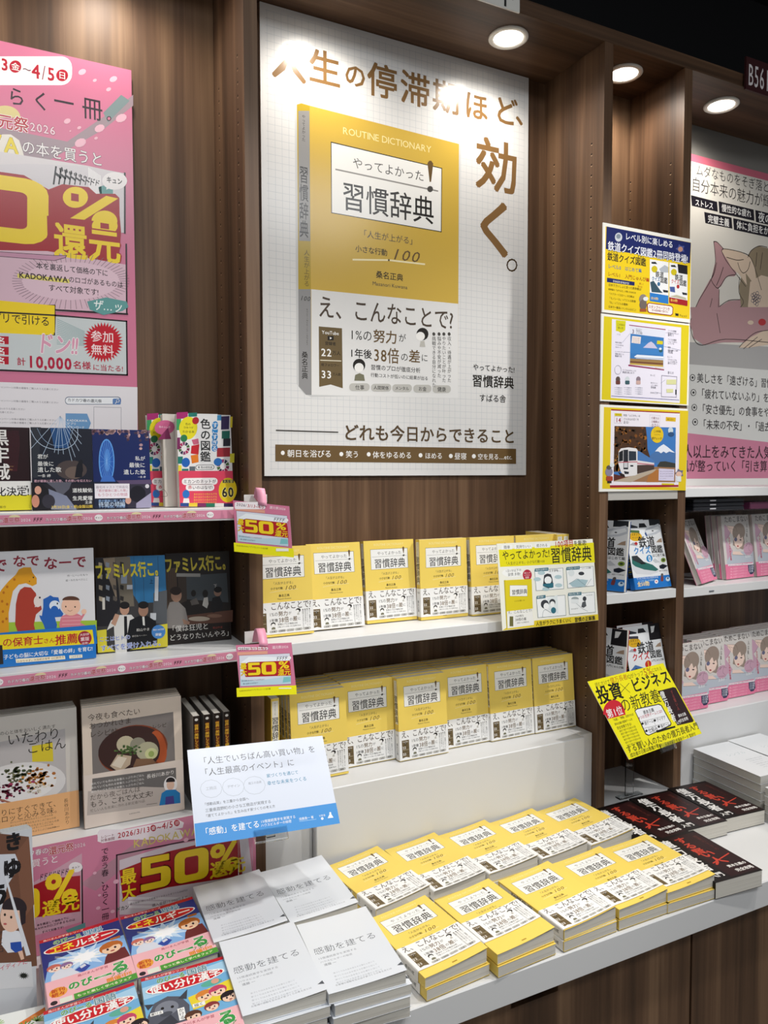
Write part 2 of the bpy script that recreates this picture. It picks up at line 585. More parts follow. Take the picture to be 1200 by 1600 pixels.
for (x0, x1, yb, lb) in [(XA0, .4222, YB, 'walnut back panel behind the pink campaign poster'), (.449, 1.3142, YB, 'walnut back panel behind the large yellow book poster'),
                         (1.3413, 1.583, 1.626, 'narrow walnut back panel above the three train posters'), (1.6105, XD1, YB, 'walnut back panel behind the pink lady poster')]:
    tag(MB().box(x0 + .0003, yb, ZT + .0005, x1 - .0003, 1.70, 2.6395, WOOD).out('back_panel', loc=((x0 + x1) / 2, yb, ZT)), lb, 'panel', 'bookcase back panels')
tag(MB().box(1.6108, 1.655, 1.7, XD1, 1.6637, 2.6393, GREY).out('backing_board', loc=(2.1, 1.66, 1.7)), 'grey backing board showing above the pink lady poster', 'board')
tag(MB().box(XA0, YF, 2.64, XD1, 1.745, 2.674, WOODX, .0012).out('canopy_board', loc=(1, 1.5, 2.64)), 'walnut canopy board holding the downlights along the top of the bookcase', 'board')
def downlight(x, y, lb, watt=9):
    e = empty('downlight', (x, y, 2.64))
    tag(e, lb, 'light', 'canopy downlights')
    MB().lathe((0, 0, -.0004), [(.047, 0), (.0475, -.003), (.044, -.0055), (.036, -.0045), (.034, .0)], plain('lamp_ring', '#f0ece4', .35)).out('trim_ring', e, smooth=True)
    MB().lathe((0, 0, -.0028), [(.0355, 0), (.025, -.0008), (0.0001, -.001)], LENS).out('lens', e, smooth=True)
    l = bpy.data.lights.new('downlight_beam', 'SPOT')
    l.energy = watt; l.spot_size = math.radians(155); l.spot_blend = .8; l.shadow_soft_size = .03; l.color = (1, .93, .84)
    o = bpy.data.objects.new('downlight_beam', l)
    COL.objects.link(o); o.parent = e; o.location = (0, 0, -.009)
downlight(-.18, 1.53, 'recessed canopy downlight over the far left end of the pink campaign poster')
downlight(.20, 1.53, 'recessed canopy downlight over the right side of the pink campaign poster')
downlight(.655, 1.527, 'recessed canopy downlight over the left half of the large yellow book poster')
downlight(1.0965, 1.527, 'round recessed downlight shining over the right of the large yellow book poster')
downlight(1.462, 1.527, 'round recessed downlight over the narrow bay with the train posters')
downlight(1.832, 1.532, 'round recessed downlight at right beside the dark aisle sign')
# shelves
def shelf(x0, x1, z, lb, yb=YB, strip=None, m=WHITE):
    e = empty('shelf_board', ((x0 + x1) / 2, YF, z))
    tag(e, lb, 'shelf', 'bookcase shelves')
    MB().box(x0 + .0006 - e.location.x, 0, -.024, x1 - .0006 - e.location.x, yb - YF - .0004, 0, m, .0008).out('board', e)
    return e
zA1, zA2, zU, zC0, zC1, zD0, zD1 = 1.536, 1.259, 1.2585, 1.557, 1.2955, 1.561, 1.293
sA1 = shelf(XA0, .4222, zA1, 'white shelf with pink edge strip below the pink campaign poster')
sA2 = shelf(XA0, .4222, zA2, 'white shelf with pink edge strip carrying the picture book with animals')
shelf(.449, 1.3142, zU, 'white shelf carrying the upper row of yellow books')
shelf(1.3413, 1.583, zC0, 'pale grey shelf edge just under the lowest train poster', 1.626, m=plain('pale_grey_laminate', '#b5b2ac', .45))  # pale grey laminate, greyer than the other shelves
shelf(1.3413, 1.583, zC1, 'short white shelf carrying the railway quiz books with blue bands', 1.626)
shelf(1.3413, 1.583, 1.013, 'short white shelf behind the bright yellow sign card', 1.626)
shelf(1.6105, XD1, zD0, 'white shelf under the pink lady poster')
sD1 = shelf(1.6105, XD1, zD1, 'white shelf carrying the upper row of pink lady books')
MB().box(.075, -.0015, -.0155, .093, 0, -.0125, M('#5b6068')).out('size_label', sD1).location = (1.632 - sD1.location.x, 0, 0)
# risers on the counter
zR = .944
def riser(x0, x1, lb, y0=YF - .001):
    return tag(MB().box(x0, y0, ZT + .0005, x1, YB - .001, zR, WHITE, .002).out('riser_box', loc=((x0 + x1) / 2, y0, ZT)), lb, 'riser', 'white riser boxes')
riser(XA0, .4216, 'white riser box behind the pink campaign banner', YF + .002)
riser(.557, 1.2745, 'large white riser box carrying the lower row of yellow books')
tag(MB().box(1.2752, YF + .016, ZT + .0005, 1.3136, YB - .001, zR, WHITE, .001).out('filler_panel', loc=(1.295, YF + .02, ZT)), 'narrow white filler panel right of the large riser box', 'panel')
tag(MB().box(.4496, YF + .018, ZT + .0005, .5563, YB - .001, zR, WHITE, .001).out('filler_panel', loc=(.5, YF + .02, ZT)), 'narrow white filler panel left of the large riser box', 'panel')
riser(1.6115, XD1, 'white riser box carrying the lower row of pink lady books')
# counter
tag(MB().box(XA0, 1.02, ZT - .055, XD1, YB - .0005, ZT, WHITE, .002).out('display_counter', loc=(1, 1.3, ZT - .055)), 'long white counter top covered in stacks of books', 'counter')
def cabinet(x0, x1, lb, slot=None):
    e = empty('counter_cabinet', ((x0 + x1) / 2, 1.2, 0))
    tag(e, lb, 'cabinet', 'counter cabinets')
    L = e.location
    MB().box(x0 + .001 - L.x, 1.066 - L.y, 0, x1 - .001 - L.x, 1.66 - L.y, ZT - .0555, DARK).out('body', e)
    d = MB()
    g = .003
    if slot:
        a, b = slot
        d.box(x0 + g - L.x, 1.046 - L.y, .02, a - L.x, 1.0655 - L.y, .693, WOOD)
        d.box(b - L.x, 1.046 - L.y, .02, x1 - g - L.x, 1.0655 - L.y, .693, WOOD)
        d.box(a - L.x, 1.046 - L.y, .02, b - L.x, 1.0655 - L.y, .664, WOOD)
    else:
        d.box(x0 + g - L.x, 1.046 - L.y, .02, x1 - g - L.x, 1.0655 - L.y, .693, WOOD)
    d.out('door', e)
cabinet(XA0, .35, 'walnut counter cabinet at the far left under the counter')
cabinet(.35, 1.2115, 'walnut counter cabinet with a dark finger slot below the yellow stacks', (.768, .872))
cabinet(1.2115, 2.1, 'walnut counter cabinet at lower right below the black books')
# ------------------------------------------------------------------ artwork: the yellow habit dictionary and its poster
BK, BZ, WH, DG = '#25211d', '#67502f', '#f2f1ee', '#4a4743'
def yellow_front(a, yel, band=True):
    a.view(390, 0, 2.66667)
    a.T('ROUTINE DICTIONARY', (388, 536), (758, 628), '#f0dfa0', .004)
    a.poly([(338, 590), (802, 700), (800, 968), (340, 888)], BK, True)
    a.poly([(341, 595), (799, 703), (797, 964), (343, 885)], '#efeeea', True)
    a.T('やってよかった', (428, 674), (728, 738), DG, .002)
    a.line([(360, 706), (783, 796)], '#8d8a86', .0006 * a.w / .127)
    a.poly([(741, 680), (748, 670), (757, 670), (765, 682), (756, 758), (750, 758)], BZ)
    a.oval(752, 788, 12, 13, DG)
    a.T('習慣辞典', (382, 810), (770, 884), BK, .006, 1.12)
    a.T('「人生が上がる」', (458, 976), (696, 1002), DG)
    a.T('小さな行動', (440, 1034), (574, 1054), BK, .012)
    a.T('100', (584, 1058), (706, 1066), BZ, 0, .8, .3)
    a.line([(432, 1082), (580, 1084), (728, 1101)], '#f3e6b8', .0007 * a.w / .127)
    a.T('桑名正典', (526, 1147), (640, 1153), BK, .01)
    a.T('Masanori Kuwana', (512, 1184), (658, 1192), DG)
def person_icon(a, x, y, r, hair, side=0):
    a.oval(x, y, r, r * 1.05, hair, 16)
    a.oval(x - side * r * .35, y + r * .38, r * .75, r * .75, '#f0eeea', 14)
def yellow_band(a):
    a.view(390, 450, 2.66667)
    a.T('え、こんなことで?', (282, 84), (850, 126), '#4d4034', .008, 1.25)
    a.poly([(288, 160), (385, 168), (388, 418), (338, 402), (290, 412)], '#6b5a3c')
    a.T('YouTube', (300, 184), (372, 188), WH, .01)
    a.rect(325, 200, 350, 218, BK)
    a.poly([(334, 204), (334, 214), (343, 209)], WH)
    a.T('登録者', (314, 230), (360, 233), BK, .01)
    a.T('22', (296, 266), (343, 269), WH, .015)
    a.T('万人', (344, 270), (379, 272), BK, .01)
    a.line([(296, 301), (380, 304)], '#d8d0b8', .0004 * a.w / .127)
    a.T('総フォロワー', (298, 319), (374, 323), BK, .01)
    a.T('33', (296, 357), (343, 361), WH, .015)
    a.T('万人超', (345, 358), (380, 361), BK, .01)
    a.T('1%の', (415, 194), (512, 198), BK, 0, 1.1)
    a.T('努力', (514, 199), (616, 207), BZ, .016)
    a.T('が', (620, 207), (652, 209), BK)
    a.T('1年後', (415, 270), (510, 276), BK, .016)
    a.T('38倍', (514, 277), (624, 284), BZ, .012, 1.2)
    a.T('の', (628, 286), (662, 288), BK)
    a.T('差', (662, 283), (712, 287), BZ, .016)
    a.T('に', (714, 290), (744, 292), BK)
    a.T('習慣のプロが徹底分析', (504, 332), (712, 341), BK, .004)
    a.T('行動コストが低いのに結果が出る', (504, 364), (744, 375), BK, .004)
    person_icon(a, 720, 192, 25, BK, 1)
    a.poly([(708, 245), (712, 222), (728, 220), (732, 246)], '#bdbab2')
    person_icon(a, 456, 322, 26, BK)
    a.poly([(436, 386), (440, 362), (458, 355), (476, 362), (480, 387)], '#77755f')
    for x0, x1, t in ((415, 500, '仕事'), (506, 590, '人間関係'), (594, 676, 'メンタル'), (682, 757, 'お金'), (762, 838, '健康')):
        y = 397 + (x0 - 415) * .024
        a.rbox(x0, y, x1, y + 32, 14, '#bcbab4', up=False)
    a.L += 1
    for x0, x1, t in ((440, 478, '仕事'), (516, 580, '人間関係'), (606, 664, 'メンタル'), (703, 737, 'お金'), (782, 818, '健康')):
        y = 413 + (x0 - 415) * .024
        a.T(t, (x0, y), (x1, y + 1), BK, .01)
    for x, t in ((832, '●収入・待遇が上がった'), (810, '●やりたいことが叶った'), (790, '●悩みや不安が減った'), (768, '●挑戦できる自分になれた')):
        a.TV(t, (x, 182), (x, 190 + 20 * len(t) - 16), DG)
YEL = '#efd164'
yb_px = [(484, 165), (717, 225), (715.5, 623), (487, 617)]
YW, YH, YT = .129, .188, .0185
yfn = homog(yb_px, [(0, YH), (YW, YH), (YW, 0), (0, 0)])
BZ0, BZ1 = .0035, .0695
def yellow_book(lift):
    f = Art(YW, YH, yfn, n=10 if lift else 0)
    f.base(YEL)
    yellow_front(f, YEL)
    f.lrect(YW * .46, .006, YW * .54, .0085, '#a8842a')
    sp = Art(YT, YH, canvas=(100, 1000))
    sp.rect(14, 30, 86, 560, '#e9e6dc')
    sp.TV('やってよかった', (50, 45), (50, 190), DG)
    sp.TV('習慣辞典', (50, 210), (50, 545), BK, .01)
    sp.TV('人生が上がる', (50, 580), (50, 690), DG)
    b = Art(YW, BZ1, lambda x, y: (yfn(x, y)[0], yfn(x, y)[1] - .0005), n=10 if lift else 0)
    b.lrect(0, 0, YW, BZ1 - BZ0, '#efeeec')
    yellow_band(b)
    bs = Art(YT, BZ1 - BZ0, canvas=(100, 360))
    bs.T('100', (18, 50), (82, 50), DG, 0, 1, .3)
    bs.TV('桑名正典', (50, 150), (50, 300), BK, .01)
    return make_book(YW, YH, YT, YEL, f, sp, dict(z=(BZ0, BZ1), c='#efeeec', art=b, spine=bs), lift=lift)
YBK = yellow_book(0)
YBL = yellow_book(.0075)
# the large poster
PY = 1.655
pTL, pTR, pBR, pBL = hy(404.5, -5, PY), hy(828, 115, PY), hy(820, 743, PY), hy(413, 743, PY)
PX0, PX1, PZ0, PZ1 = .5235, pTR.x - .004, (pBL.z + pBR.z) / 2, 2.6385
def plane_fn(Y, X0, Z0):
    def f(x, y):
        q = hy(x, y, Y)
        return q.x - X0, q.z - Z0
    return f
def board(name, x0, x1, z0, z1, y, th, art, label, cat, group=None, fn=None, n=1, side='#e4e4e2'):
    mb = MB().box(0, .0004, 0, x1 - x0, th, z1 - z0, M(side))
    art.into(mb, fn or (lambda u, v, l: (u, -l, v)))
    o = mesh_obj(name, mb.v, mb.f, mb.mats, None, (x0, y, z0), False, mb.m)
    return tag(o, label, cat, group)
a = Art(PX1 - PX0, PZ1 - PZ0, plane_fn(PY, PX0, PZ0), rough=.2, spec=.5)
a.base('#dedddb')
W_, H_ = a.w, a.h
for i in range(1, 46):
    x = i * .0163
    if x < W_: a.raw([(x - .0004, .012), (x + .0004, .012), (x + .0004, H_ - .012), (x - .0004, H_ - .012)], '#c3c6c9')
for i in range(1, 70):
    y = i * .0163
    if y < H_: a.raw([(.012, y - .0004), (W_ - .012, y - .0004), (W_ - .012, y + .0004), (.012, y + .0004)], '#c3c6c9')
a.L += 1
a.view(390, 0, 2.66667)
for t, x0, x1, y in (('人', 88, 238, 245), ('生', 244, 382, 270), ('の', 392, 488, 305), ('停', 488, 618, 325), ('滞', 626, 754, 358), ('期', 760, 878, 392), ('ほ', 892, 996, 432), ('ど', 1016, 1118, 452), ('、', 1106, 1196, 468), ('効', 936, 1122, 672), ('く', 920, 1130, 930)):
    a.T(t, (x0, y), (x1, y + (x1 - x0) * .2), '#80603a', .022)
a.line([(1093 + 20 * math.cos(i * .5236), 1105 + 24 * math.sin(i * .5236)) for i in range(12)], '#5f4a30', .004, True)
a.poly([(188, 470), (196, 432), (250, 440), (880, 606), (868, 1272), (868, 1640), (258, 1655), (225, 1640), (196, 1600)], '#c9c9c8')
a.poly([(197, 436), (215, 430), (250, 440), (258, 1210), (203, 1210)], '#b2982c')
a.poly([(203, 462), (249, 462), (253, 1005), (206, 1003)], '#8e8c8a')
a.TV('やってよかった', (225, 478), (225, 590), BK)
a.TV('習慣辞典', (226, 690), (227, 992), BK, .012, .55)
a.TV('人生が上がる', (238, 1040), (238, 1195), '#574a1e')
a.poly([(203, 1205), (258, 1205), (258, 1646), (235, 1645), (205, 1610)], '#908f8f')
a.T('100', (208, 1240), (252, 1245), BK, 0, 1, .3)
a.TV('ROUTINEDICTIONARY', (240, 1285), (240, 1440), DG)
a.TV('桑名正典', (230, 1464), (230, 1580), BK, .01)
a.poly([(250, 440), (872, 600), (868, 1661), (258, 1645)], '#cdab48')
a.poly([(257, 1205), (869, 1266), (868, 1661), (258, 1645)], '#e2e1df')
yellow_front(a, YEL)
yellow_band(a)
a.view(390, 450, 2.66667)
a.T('やってよかった!', (930, 332), (1104, 338), BK, .01)
a.T('習慣辞典', (926, 388), (1102, 393), BK, .02)
a.T('すばる舎', (956, 458), (1068, 462), BK, .01)
a.line([(112, 593), (367, 601)], DG, .003)
a.T('どれも今日からできること', (388, 604), (1108, 616), '#57452f', .022)
a.poly([(107, 652), (1110, 670), (1110, 733), (107, 722)], '#6b5433')
for x, y in ((138, 687), (382, 692), (496, 693), (712, 697), (838, 700), (934, 701)):
    a.oval(x, y, 8, 9, WH, up=False)
for t, x0, x1, y in (('朝日を浴びる', 156, 342, 689), ('笑う', 400, 456, 692), ('体をゆるめる', 512, 676, 695), ('ほめる', 730, 804, 698), ('昼寝', 853, 904, 700), ('空を見る…etc.', 950, 1094, 702)):
    a.T(t, (x0, y), (x1, y + 2), WH, .008)
board('wall_poster', PX0, PX1, PZ0, PZ1, PY, .006, a, 'very large white grid poster showing a yellow book, hung between two walnut uprights', 'poster')
# ------------------------------------------------------------------ artwork: posters, banner, cards
PK, PKD, RD, YL, TEAL = '#cf7795', '#b85d80', '#b3122a', '#f2d21f', '#5f9a98'
def petals(a, pts, c='#eab6c6'):
    for x, y, r in pts:
        a.oval(x, y, r, r * .7, c, 10, rot=-25, up=False)
    a.L += 1
# pink campaign poster on the left back wall
PPY = 1.6535
q0, q1 = hy(208, 109, PPY), hy(213, 690, PPY)
QX1, QZ1 = (q0.x + q1.x) / 2, q0.z - .002
QX0, QZ0 = QX1 - .515, QZ1 - .747
a = Art(QX1 - QX0, QZ1 - QZ0, plane_fn(PPY, QX0, QZ0), rough=.25, spec=.5)
a.base(PK)
a.view(0, 60, 5.33333)
a.poly([(-900, 560), (560, 860), (1000, 560), (1110, 470), (1110, 560), (860, 760), (420, 1010), (200, 1010), (-900, 760)], '#a08c94')
a.poly([(860, 620), (1010, 470), (1080, 520), (900, 700)], '#7d8f90')
a.rbox(-1700, 150, 600, 390, 90, '#f3efef')
a.T('3', (2, 205), (74, 222), RD, .03, 1.2); a.T('2026/', (-480, 120), (-60, 190), RD, .02)
a.oval(128, 235, 50, 52, RD); a.T('金', (92, 228), (165, 243), WH, .01)
a.T('~', (185, 240), (262, 255), '#6a3a44')
a.T('4', (258, 262), (338, 276), RD, .03, 1.25); a.T('/', (342, 275), (385, 284), '#8a3a44', 0, 1.5); a.T('5', (388, 286), (462, 300), RD, .03, 1.25)
a.oval(518, 308, 50, 50, RD); a.T('日', (484, 302), (553, 314), WH, .01)
for t, x0, x1, y in (('ら', 60, 215, 485), ('く', 262, 420, 520), ('一', 445, 620, 532), ('冊', 680, 858, 585), ('ひ', -160, -10, 440), ('、', -560, -400, 380), ('春', -760, -590, 330)):
    a.T(t, (x0, y - 10), (x1, y + 12), '#2a1720', .008, 1.15)
a.oval(908, 668, 19, 20, '#2a1720'); a.oval(908, 668, 12, 13, PK)
a.oval(40, 660, 130, 100, '#d8c88a', 18, 180, 360)
a.T('元祭', (-20, 690), (240, 722), '#b01830', .02, 1.1, 0, (WH, .05)); a.T('春の還', (-420, 610), (-30, 680), '#b01830', .02, 1.1, 0, (WH, .05))
a.T('2026', (245, 735), (465, 765), '#e8ccd6', .015, 1.1, 0, ('#8f2038', .035))
a.poly([(-400, 1250), (-200, 900), (20, 800), (90, 800), (160, 850), (190, 940), (215, 1040), (270, 1090), (240, 1190), (60, 1240)], '#e8e2d6')
a.T('OKAW', (-560, 760), (18, 862), '#ead21e', .03, 1.15, 0, ('#5a4a10', .015))
a.T('A', (28, 880), (158, 892), '#ead21e', .03, 1.15, 0, ('#5a4a10', .015))
a.T('の本を買うと', (178, 895), (862, 1018), '#f0eaea', .006, 1.15, 0, ('#4a3a42', .03))
petals(a, [(685, 280, 34), (945, 340, 34), (790, 350, 18), (905, 425, 22), (1010, 665, 48), (830, 750, 44), (560, 690, 30), (660, 745, 18), (670, 870, 50), (800, 832, 16), (585, 772, 8)])
a.view(0, 60, 5.33333)
a.poly([(-1500, 700), (720, 1060), (1042, 1130), (1042, 1620), (-1500, 1620)], '#dcd6d8')
a.poly([(230, 1045), (720, 1065), (1040, 1125), (1040, 1620), (-1500, 1500), (-1500, 1100)], '#d5d0d4')
for i in range(9):
    a.poly([(735 + i * 12, 1075 + i * 8), (742 + i * 12, 1078 + i * 8), (752 + i * 12, 1330), (744 + i * 12, 1330)], '#f2f0f0', True, up=False)
a.poly([(820, 1240), (940, 1200), (945, 1480), (860, 1440)], TEAL)
a.line([(1040, 1125), (1040, 1620)], '#1d1416', .0035)
for i in range(9):
    x = 405 + i * 47; s_ = 1 - i * .075
    y = 1135 + i * 8
    a.T('ド', (x, y), (x + 118 * s_, y + 8), '#16100f', .02, 1.7 * (1 - i * .03), .25)
a.oval(955, 1188, 104, 74, '#eeeaea'); a.poly([(890, 1225), (885, 1262), (935, 1240)], '#eeeaea')
a.T('キュン', (885, 1155), (1020, 1215), '#1a1414', .03, 1.3)
# the big fifty percent
def digit(a, ch, q, c, hole, edge=None, t=.3):
    """blocky rounded 5 or 0 in the quad q = (tl, tr, br, bl)"""
    def P(u, v):
        x0, y0 = q[0][0] + (q[1][0] - q[0][0]) * u, q[0][1] + (q[1][1] - q[0][1]) * u
        x1, y1 = q[3][0] + (q[2][0] - q[3][0]) * u, q[3][1] + (q[2][1] - q[3][1]) * u
        return x0 + (x1 - x0) * v, y0 + (y1 - y0) * v
    def rr(u0, v0, u1, v1, r, cc):
        pts = []
        for cx, cy, an in ((u1 - r, v0 + r, -90), (u1 - r, v1 - r, 0), (u0 + r, v1 - r, 90), (u0 + r, v0 + r, 180)):
            for i in range(5):
                k = math.radians(an + 22.5 * i)
                pts.append(P(cx + r * math.cos(k), cy + r * math.sin(k)))
        a.poly(pts, cc, True)
    five = [(.05, 0), (.95, 0), (.95, .2), (.34, .2), (.34, .36), (.8, .36), (.9, .39), (.97, .46), (1, .55), (1, .8), (.97, .9), (.9, .97), (.8, 1), (.02, 1), (.02, .8), (.66, .8), (.68, .78), (.68, .57), (.66, .55), (.05, .55)]
    if ch == '5':
        if edge:
            a.line([P(*p) for p in five], edge[0], edge[1], True)
        a.poly([P(*p) for p in five], c)
    else:
        if edge: rr(-edge[2], -edge[2], 1 + edge[2], 1 + edge[2], .24, edge[0])
        rr(0, 0, 1, 1, .22, c)
        rr(t, .22, 1 - t, .78, .07, hole)
a.poly([(-1500, 900), (200, 1140), (405, 1260), (520, 1215), (740, 1240), (800, 1295), (960, 1295), (995, 1330), (1000, 1760), (405, 1790), (-1500, 1680)], '#a30f1c')
digit(a, '0', [(-480, 1070), (405, 1195), (402, 1735), (-480, 1640)], YL, '#a30f1c', None, .2); digit(a, '5', [(-1400, 930), (-520, 1060), (-520, 1630), (-1400, 1540)], YL, '#a30f1c')
a.oval(628, 1325, 105, 88, YL, 24); a.poly([(592, 1288), (655, 1300), (656, 1362), (592, 1352)], '#a30f1c')
a.poly([(528, 1535), (885, 1312), (985, 1335), (640, 1552)], YL)
a.oval(870, 1525, 108, 90, YL, 24); a.poly([(838, 1492), (900, 1500), (902, 1562), (838, 1552)], '#a30f1c')
a.view(0, 350, 4.70588)
a.poly([(-1200, -60), (345, -60), (350, 130), (380, 190), (640, 235), (870, 305), (890, 60), (880, -60), (880, 0), (360, -60)], '#a30f1c', False)
a.oval(770, 15, 95, 68, YL, 24); a.poly([(738, -10), (800, 0), (802, 40), (738, 32)], '#a30f1c')
a.T('還元', (392, 108), (890, 178), YL, .03, 1.12, 0, ('#a30f1c', .06))
a.poly([(-1200, 170), (350, 200), (930, 300), (935, 660), (-1200, 590)], '#d8b6c4')
for i in range(64):
    t = 2 * math.pi * i / 64
    a.line([(520 + 330 * math.cos(t), 420 + 125 * math.sin(t)), (520 + 430 * math.cos(t), 420 + 205 * math.sin(t))], '#7a6670', .0009, up=False)
a.L += 1
a.oval(520, 420, 360, 140, '#dfc0cd')
a.poly([(-300, 185), (400, 232), (490, 232), (480, 248), (400, 270), (-300, 215)], '#c48fa8')
a.line([(-300, 185), (400, 232), (490, 232), (480, 248), (400, 270), (-300, 215)], '#3a2a30', .001, True)
a.T('本を裏返して価格の下に', (265, 305), (795, 362), '#221a1e', .01, 1.15)
a.line([(145, 382), (495, 420)], '#e2d46a', .008)
a.T('KADOKAWA', (140, 375), (500, 406), '#2a1a16', .03, 1.1)
a.T('のロゴがあるものは', (502, 408), (905, 446), '#221a1e', .006, 1.15)
a.T('すべて対象です!', (355, 465), (725, 505), '#221a1e', .006, 1.15)
a.line([(-900, 560), (935, 662)], '#1d1416', .0035); a.line([(928, 150), (932, 662)], '#1d1416', .003)
a.poly([(640, 570), (780, 540), (930, 570), (945, 610), (900, 640), (760, 670), (660, 630)], TEAL)
a.T('ザ…ッ', (680, 595), (900, 610), '#eef4f2', .012, 1.2, .2)
a.box(-900, 600, 402, 820, YL, '#1d1416', .003)
a.poly([(402, 600), (402, 800), (-900, 700), (-900, 480)], YL)
a.T('アプリで引ける', (-140, 680), (368, 715), '#1d1416', .008, 1.2)
a.poly([(410, 680), (928, 715), (935, 1110), (-900, 1040), (-900, 760), (405, 820)], '#c9cfd0')
a.line([(-900, 560 + 40), (405, 672), (930, 716), (935, 1110), (-900, 1040)], '#1d1416', .003)
for i in range(14):
    a.line([(420, 700 + i * 14), (620, 790 + i * 8)], '#8fa9aa', .0012, up=False)
a.L += 1
a.star(757, 870, 150, 118, 36, '#c01528')
a.T('参加', (665, 828), (838, 830), '#f5dede', .012, 1.05); a.T('無料', (667, 925), (838, 928), '#f5dede', .012, 1.05)
a.T('ドン!!', (262, 860), (570, 905), '#d99ab2', .03, 1.4, .15, (WH, .05))
for y in (857, 935, 1005):
    a.poly([(-200, y - 40), (64, y - 30), (64, y + 28), (-200, y + 18)], RD, up=False)
a.L += 1
for y in (857, 935, 1005):
    a.T('100名', (-130, y - 6), (40, y + 2), WH, .02)
a.T('計', (122, 1010), (190, 1012), '#b01a3c', .02); a.T('10,000', (196, 1012), (530, 1022), '#b01a3c', .04, 1.2); a.T('名様', (536, 1036), (668, 1042), '#b01a3c', .02)
a.T('に当たる!', (680, 1056), (905, 1062), '#b01a3c', .012)
a.poly([(-1400, 1110), (1010, 1200), (1012, 1900), (-1400, 1900)], '#e6e2e6')
for y, x1 in ((1212, 430), (1310, 430), (1360, 186), (1384, 104), (1442, 415), (1468, 415)):
    a.T('対象期間中にキャンペーン対象の書籍をご購入のうえ応募ください', (x1 - 560, y - 12), (x1, y), '#6b6670', 0)
a.rbox(478, 1270, 890, 1328, 26, '#4a5a78'); a.rbox(482, 1275, 886, 1324, 23, '#eef0f4')
a.T('カドカワ春の還元祭', (496, 1296), (748, 1300), '#2a2a30', .01)
a.rbox(828, 1284, 888, 1328, 10, '#5f82b8'); a.line([(866 + 11 * math.cos(i), 1300 + 11 * math.sin(i)) for i in range(7)], WH, .001); a.line([(858, 1308), (848, 1320)], WH, .0012)
a.poly([(482, 1392), (640, 1395), (668, 1465), (642, 1532), (482, 1532)], '#6f9cc8')
a.T('KADOKAWA', (492, 1443), (642, 1447), WH, .01); a.T('アプリ', (492, 1468), (560, 1469), WH, .01); a.T('ダウンロード', (492, 1494), (622, 1496), WH, .01)
a.line([(690, 1345), (890, 1350), (890, 1542), (690, 1538)], '#9a98a2', .0008, True)
a.T('KADOKAWA', (-190, 1510), (104, 1516), '#33303a', .01)
mb = MB().box(0, .0003, 0, a.w, .0012, a.h, M('#e8e2e4', .3))
a.into(mb, lambda u, v, l: (u, -l, v))
tag(mesh_obj('campaign_poster', mb.v, mb.f, mb.mats, None, (QX0, PPY, QZ0), False, mb.m), 'tall pink campaign poster with huge yellow percent sign on the left back wall', 'poster')
# pink banner on the riser front at lower left
BNY = 1.4335
BX0, BX1, BZa, BZb = -.50, .4275, ZT + .001, .9475
a = Art(BX1 - BX0, BZb - BZa, plane_fn(BNY, BX0, BZa), rough=.3, spec=.4)
a.base('#d0809c')
a.view(0, 1280, 3.75)
a.poly([(470, 380), (900, 60), (1000, 50), (560, 420)], '#b98a98')
a.poly([(180, 380), (480, 200), (480, 600), (180, 690)], '#cfa3b2')
a.line([(480, 275), (484, 620)], '#241820', .0025)
a.rbox(570, 60, 1075, 120, 28, '#f0e6ea')
a.poly([(572, 92), (1040, 0), (1078, 20), (1070, 50), (600, 140), (572, 130)], '#f0e6ea')
a.T('レシート', (590, 105), (670, 92), '#7a2038', .01); a.T('対象期間', (590, 126), (672, 112), '#7a2038', .01)
a.T('2026/3/13', (688, 96), (880, 55), RD, .02, 1.15); a.oval(898, 52, 17, 19, RD); a.T('金', (886, 54), (911, 49), WH, .01)
a.T('~4/5', (918, 46), (1015, 26), RD, .02, 1.2); a.oval(1036, 22, 17, 19, RD); a.T('日', (1025, 24), (1049, 19), WH, .01)
a.T('カドカワ春の', (40, 225), (285, 185), '#f4eef0', .012, 1.05, 0, ('#7a2038', .03))
a.T('還元祭', (285, 188), (432, 158), '#b01830', .02, 1.15, 0, (WH, .045))
a.T('2026', (434, 158), (502, 145), '#eed6de', .012, 1.2, 0, ('#8f2038', .03))
a.T('の本を買うと', (20, 285), (345, 240), '#f0eaea', .006, 1.05)
a.T('ドドドドドドド', (228, 340), (400, 305), '#16100f', .02, 1.9, .25)
a.oval(443, 281, 40, 30, '#eeeaea'); a.T('キュン', (420, 285), (468, 276), '#1a1414', .02)
a.poly([(170, 400), (280, 350), (470, 330), (470, 540), (170, 580)], '#a30f1c')
digit(a, '5', [(-80, 440), (70, 425), (72, 600), (-80, 620)], YL, RD); digit(a, '0', [(84, 420), (232, 400), (234, 575), (84, 595)], YL, '#a30f1c'); a.T('%', (258, 410), (462, 390), YL, .03, 1.1)
a.T('還元', (245, 520), (468, 490), YL, .03, .98)
a.T('本を裏返して価格の下に', (215, 618), (405, 580), '#221a1e', .008)
a.T('KADOKAWAのロゴがあるものは', (150, 645), (440, 598), '#221a1e', .008); a.T('すべて対象です!', (245, 660), (372, 634), '#221a1e', .008)
a.poly([(385, 650), (500, 605), (500, 640), (400, 668)], TEAL)
a.TV('であう春、ひらく一冊', (614, 165), (618, 590), '#2a1720', .006)
a.T('KADOKAWAの本を買うと', (782, 140), (1500, -5), '#d8c46a', .012, 1.1)
a.line([(684, 600), (684, 210), (1500, 45)], '#241820', .0025)
a.poly([(700, 240), (1000, 150), (1450, 80), (1500, 520), (700, 560)], '#d8ccd2')
a.poly([(700, 300), (980, 190), (1400, 90), (1420, 330), (980, 400), (720, 470)], '#a30f1c')
